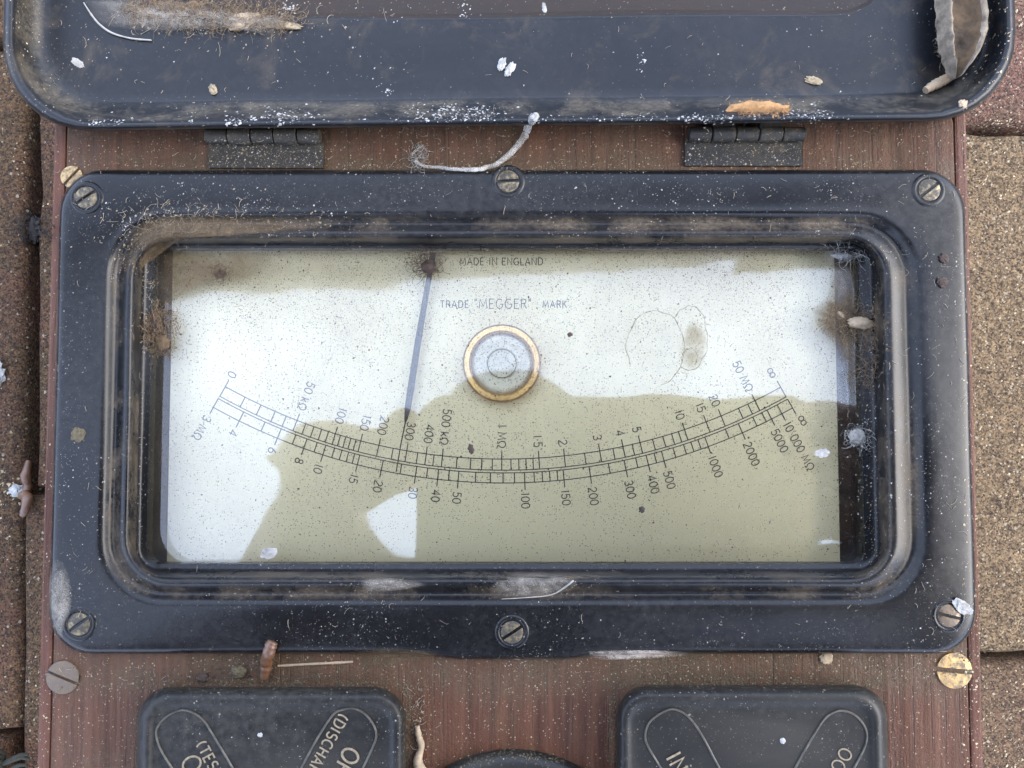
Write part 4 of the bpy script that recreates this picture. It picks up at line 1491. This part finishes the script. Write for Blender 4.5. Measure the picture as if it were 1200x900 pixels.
def patch(px_poly, mat, name, label, cat, lift=.0004):
    """thin web skin lying over whatever is below it"""
    cx = sum(p[0] for p in px_poly) / len(px_poly)
    cy = sum(p[1] for p in px_poly) / len(px_poly)
    mb = MB()
    rings = []
    cl = catmull([tuple(p) for p in px_poly] + [tuple(px_poly[0])], 4)[:-1]
    fades = []
    for t in (1.0, .85, .7, .5, .25, .03):
        ring = []
        fades += [min(1.0, (1 - t) * 2.4)] * len(cl)
        for (x, y) in cl:
            q, nr, _s = hit(cx + (x - cx) * t, cy + (y - cy) * t)
            up_ = lift * (1.4 - t) + noise.noise(Vector((x * .05, y * .05, t * 3))) * lift * .5
            ring.append(q + Vector((0, 0, max(.00008, up_))))
        rings.append(ring)
    mb.loft(rings, False, True)
    o = mb.build(name, mat, None, 80)
    at_ = o.data.attributes.new('fade', 'FLOAT', 'POINT')
    at_.data.foreach_set('value', fades)
    return tag(o, label, cat)


patch([(64, 655), (76, 660), (85, 690), (84, 715), (76, 735), (73, 752), (64, 745), (58, 710), (58, 675)], M['film'], 'web_pouch', 'grey web pouch on the lower left corner of the bezel', 'web')
patch([(420, 680), (450, 676), (500, 684), (470, 692), (430, 694)], M['film'], 'dust_web', 'dusty web patch on the bottom ridge of the bezel, left of the middle screw', 'web', .0003)
patch([(570, 690), (600, 672), (660, 672), (678, 684), (655, 696), (600, 700)], M['film'], 'dust_web', 'dusty web patch on the bottom ridge of the bezel, above the middle screw', 'web', .0003)
rod('silk_thread', [(588, 702), (620, 700), (645, 697), (662, 688), (672, 680)], [.4, .7, .9, 1.1, 1.0], M['silk'], 'pale thread curving under the web above the bottom middle screw', 'silk thread')
patch([(688, 763), (740, 761), (800, 763), (806, 768), (770, 771), (700, 773)], film_mat('white_smear', (0.42, 0.37, 0.32), 1.1, True), 'plaster_smear', 'whitish dried smear on the wood under the bezel, right of the middle screw', 'smear', .0003)
patch([(400, 766), (440, 759), (500, 762), (520, 768), (480, 776), (430, 784)], M['film_brown'], 'mud_smear', 'brown dried smear on the wood under the bezel, left of the middle screw', 'smear', .0003)
patch([(100, 2), (180, 0), (340, 22), (345, 32), (315, 42), (270, 36), (180, 38), (120, 30)], M['film'], 'web_sheet', 'thin grey web sheet over the panel edge of the lid', 'web', .0012)
patch([(138, 318), (146, 284), (164, 262), (200, 253), (330, 255), (372, 262), (335, 272), (205, 272), (166, 282), (152, 300), (148, 330)], M['film_brown'], 'web_sheet', 'brown web skin across the upper left corner of the bezel', 'web', .0008)
patch([(183, 297), (240, 295), (320, 297), (300, 325), (225, 342), (184, 360)], M['film_brown'], 'web_sheet', 'brown web skin on the glass in its upper left corner', 'web', .0005)
patch([(975, 300), (1001, 299), (1003, 380), (1002, 480), (990, 440), (968, 370)], M['film_brown'], 'web_sheet', 'brown web skin on the glass along its right edge', 'web', .0005)

# dried droplet rings on the glass
rg_ = MB()
for (cx, cy, rx, ry, n0, n1, sd2) in ((768, 408, 34, 44, 150, 440, 1), (808, 396, 21, 38, -140, 120, 2), (808, 420, 9, 12, 150, 400, 3)):
    pts = []
    for i in range(41):
        a = R(n0 + (n1 - n0) * i / 40)
        x = cx + rx * math.cos(a) + 3 * noise.noise(Vector((i * .3, sd2, 0)))
        y = cy + ry * math.sin(a) + 3 * noise.noise(Vector((i * .3, sd2, 7)))
        q, _n, _s = hit(x, y)
        pts.append(q + Vector((0, 0, .00002)))
    rg_.tube(pts, [max(.1, .45 + .5 * noise.noise(Vector((i * .5, sd2, 3)))) * pxm(pts[0]) for i in range(41)], 4)
rgo = rg_.build('water_stain', film_mat('stain_tan', (0.10, 0.075, 0.045), 0.6))
tag(rgo, 'tan rings of a dried water stain on the glass right of the brass ring', 'stain')

patch([(815, 372), (828, 385), (829, 405), (822, 430), (806, 434), (797, 415), (800, 395), (806, 378)], film_mat('stain_film', (0.12, 0.09, 0.05), 0.6, True), 'stain_film',
      'blurred brown part of the dried stain on the glass right of the brass ring', 'stain', .00006)

tangle(1103, 30, 5, 45, 120, 14, .6, M['hairs'], 'cocoon_fuzz', 'pale fuzz along the left edge of the open cocoon', 'fuzz', .0022, 31)

M['grit'] = plain('sandy_grit', (0.26, 0.20, 0.12), 0.9, var=0.7, scale=700)
scatter('ground_grit', M['grit'], 'loose sandy grit on the paving bricks', [
    (rectr(1128, 0, 1200, 900), 2600, .4, 2.2), (patchy(rectr(0, 0, 66, 900), .02, 0), 700, .4, 1.8), (rectr(1130, 140, 1200, 160), 130, .6, 2.8), (rectr(0, 560, 40, 592), 90, .6, 3.0)], 41)

patch([(950, 362), (975, 345), (1003, 352), (1004, 402), (985, 404), (960, 388)], M['film_brown'], 'web_sheet', 'brown web smear on the glass round the cream cocoon', 'web', .0003)
tangle(985, 376, 26, 22, 90, 16, .6, M['web_brown'], 'frayed_web', 'frayed brown threads spread on the glass left of the cream cocoon', 'cobweb', .0006, 37)
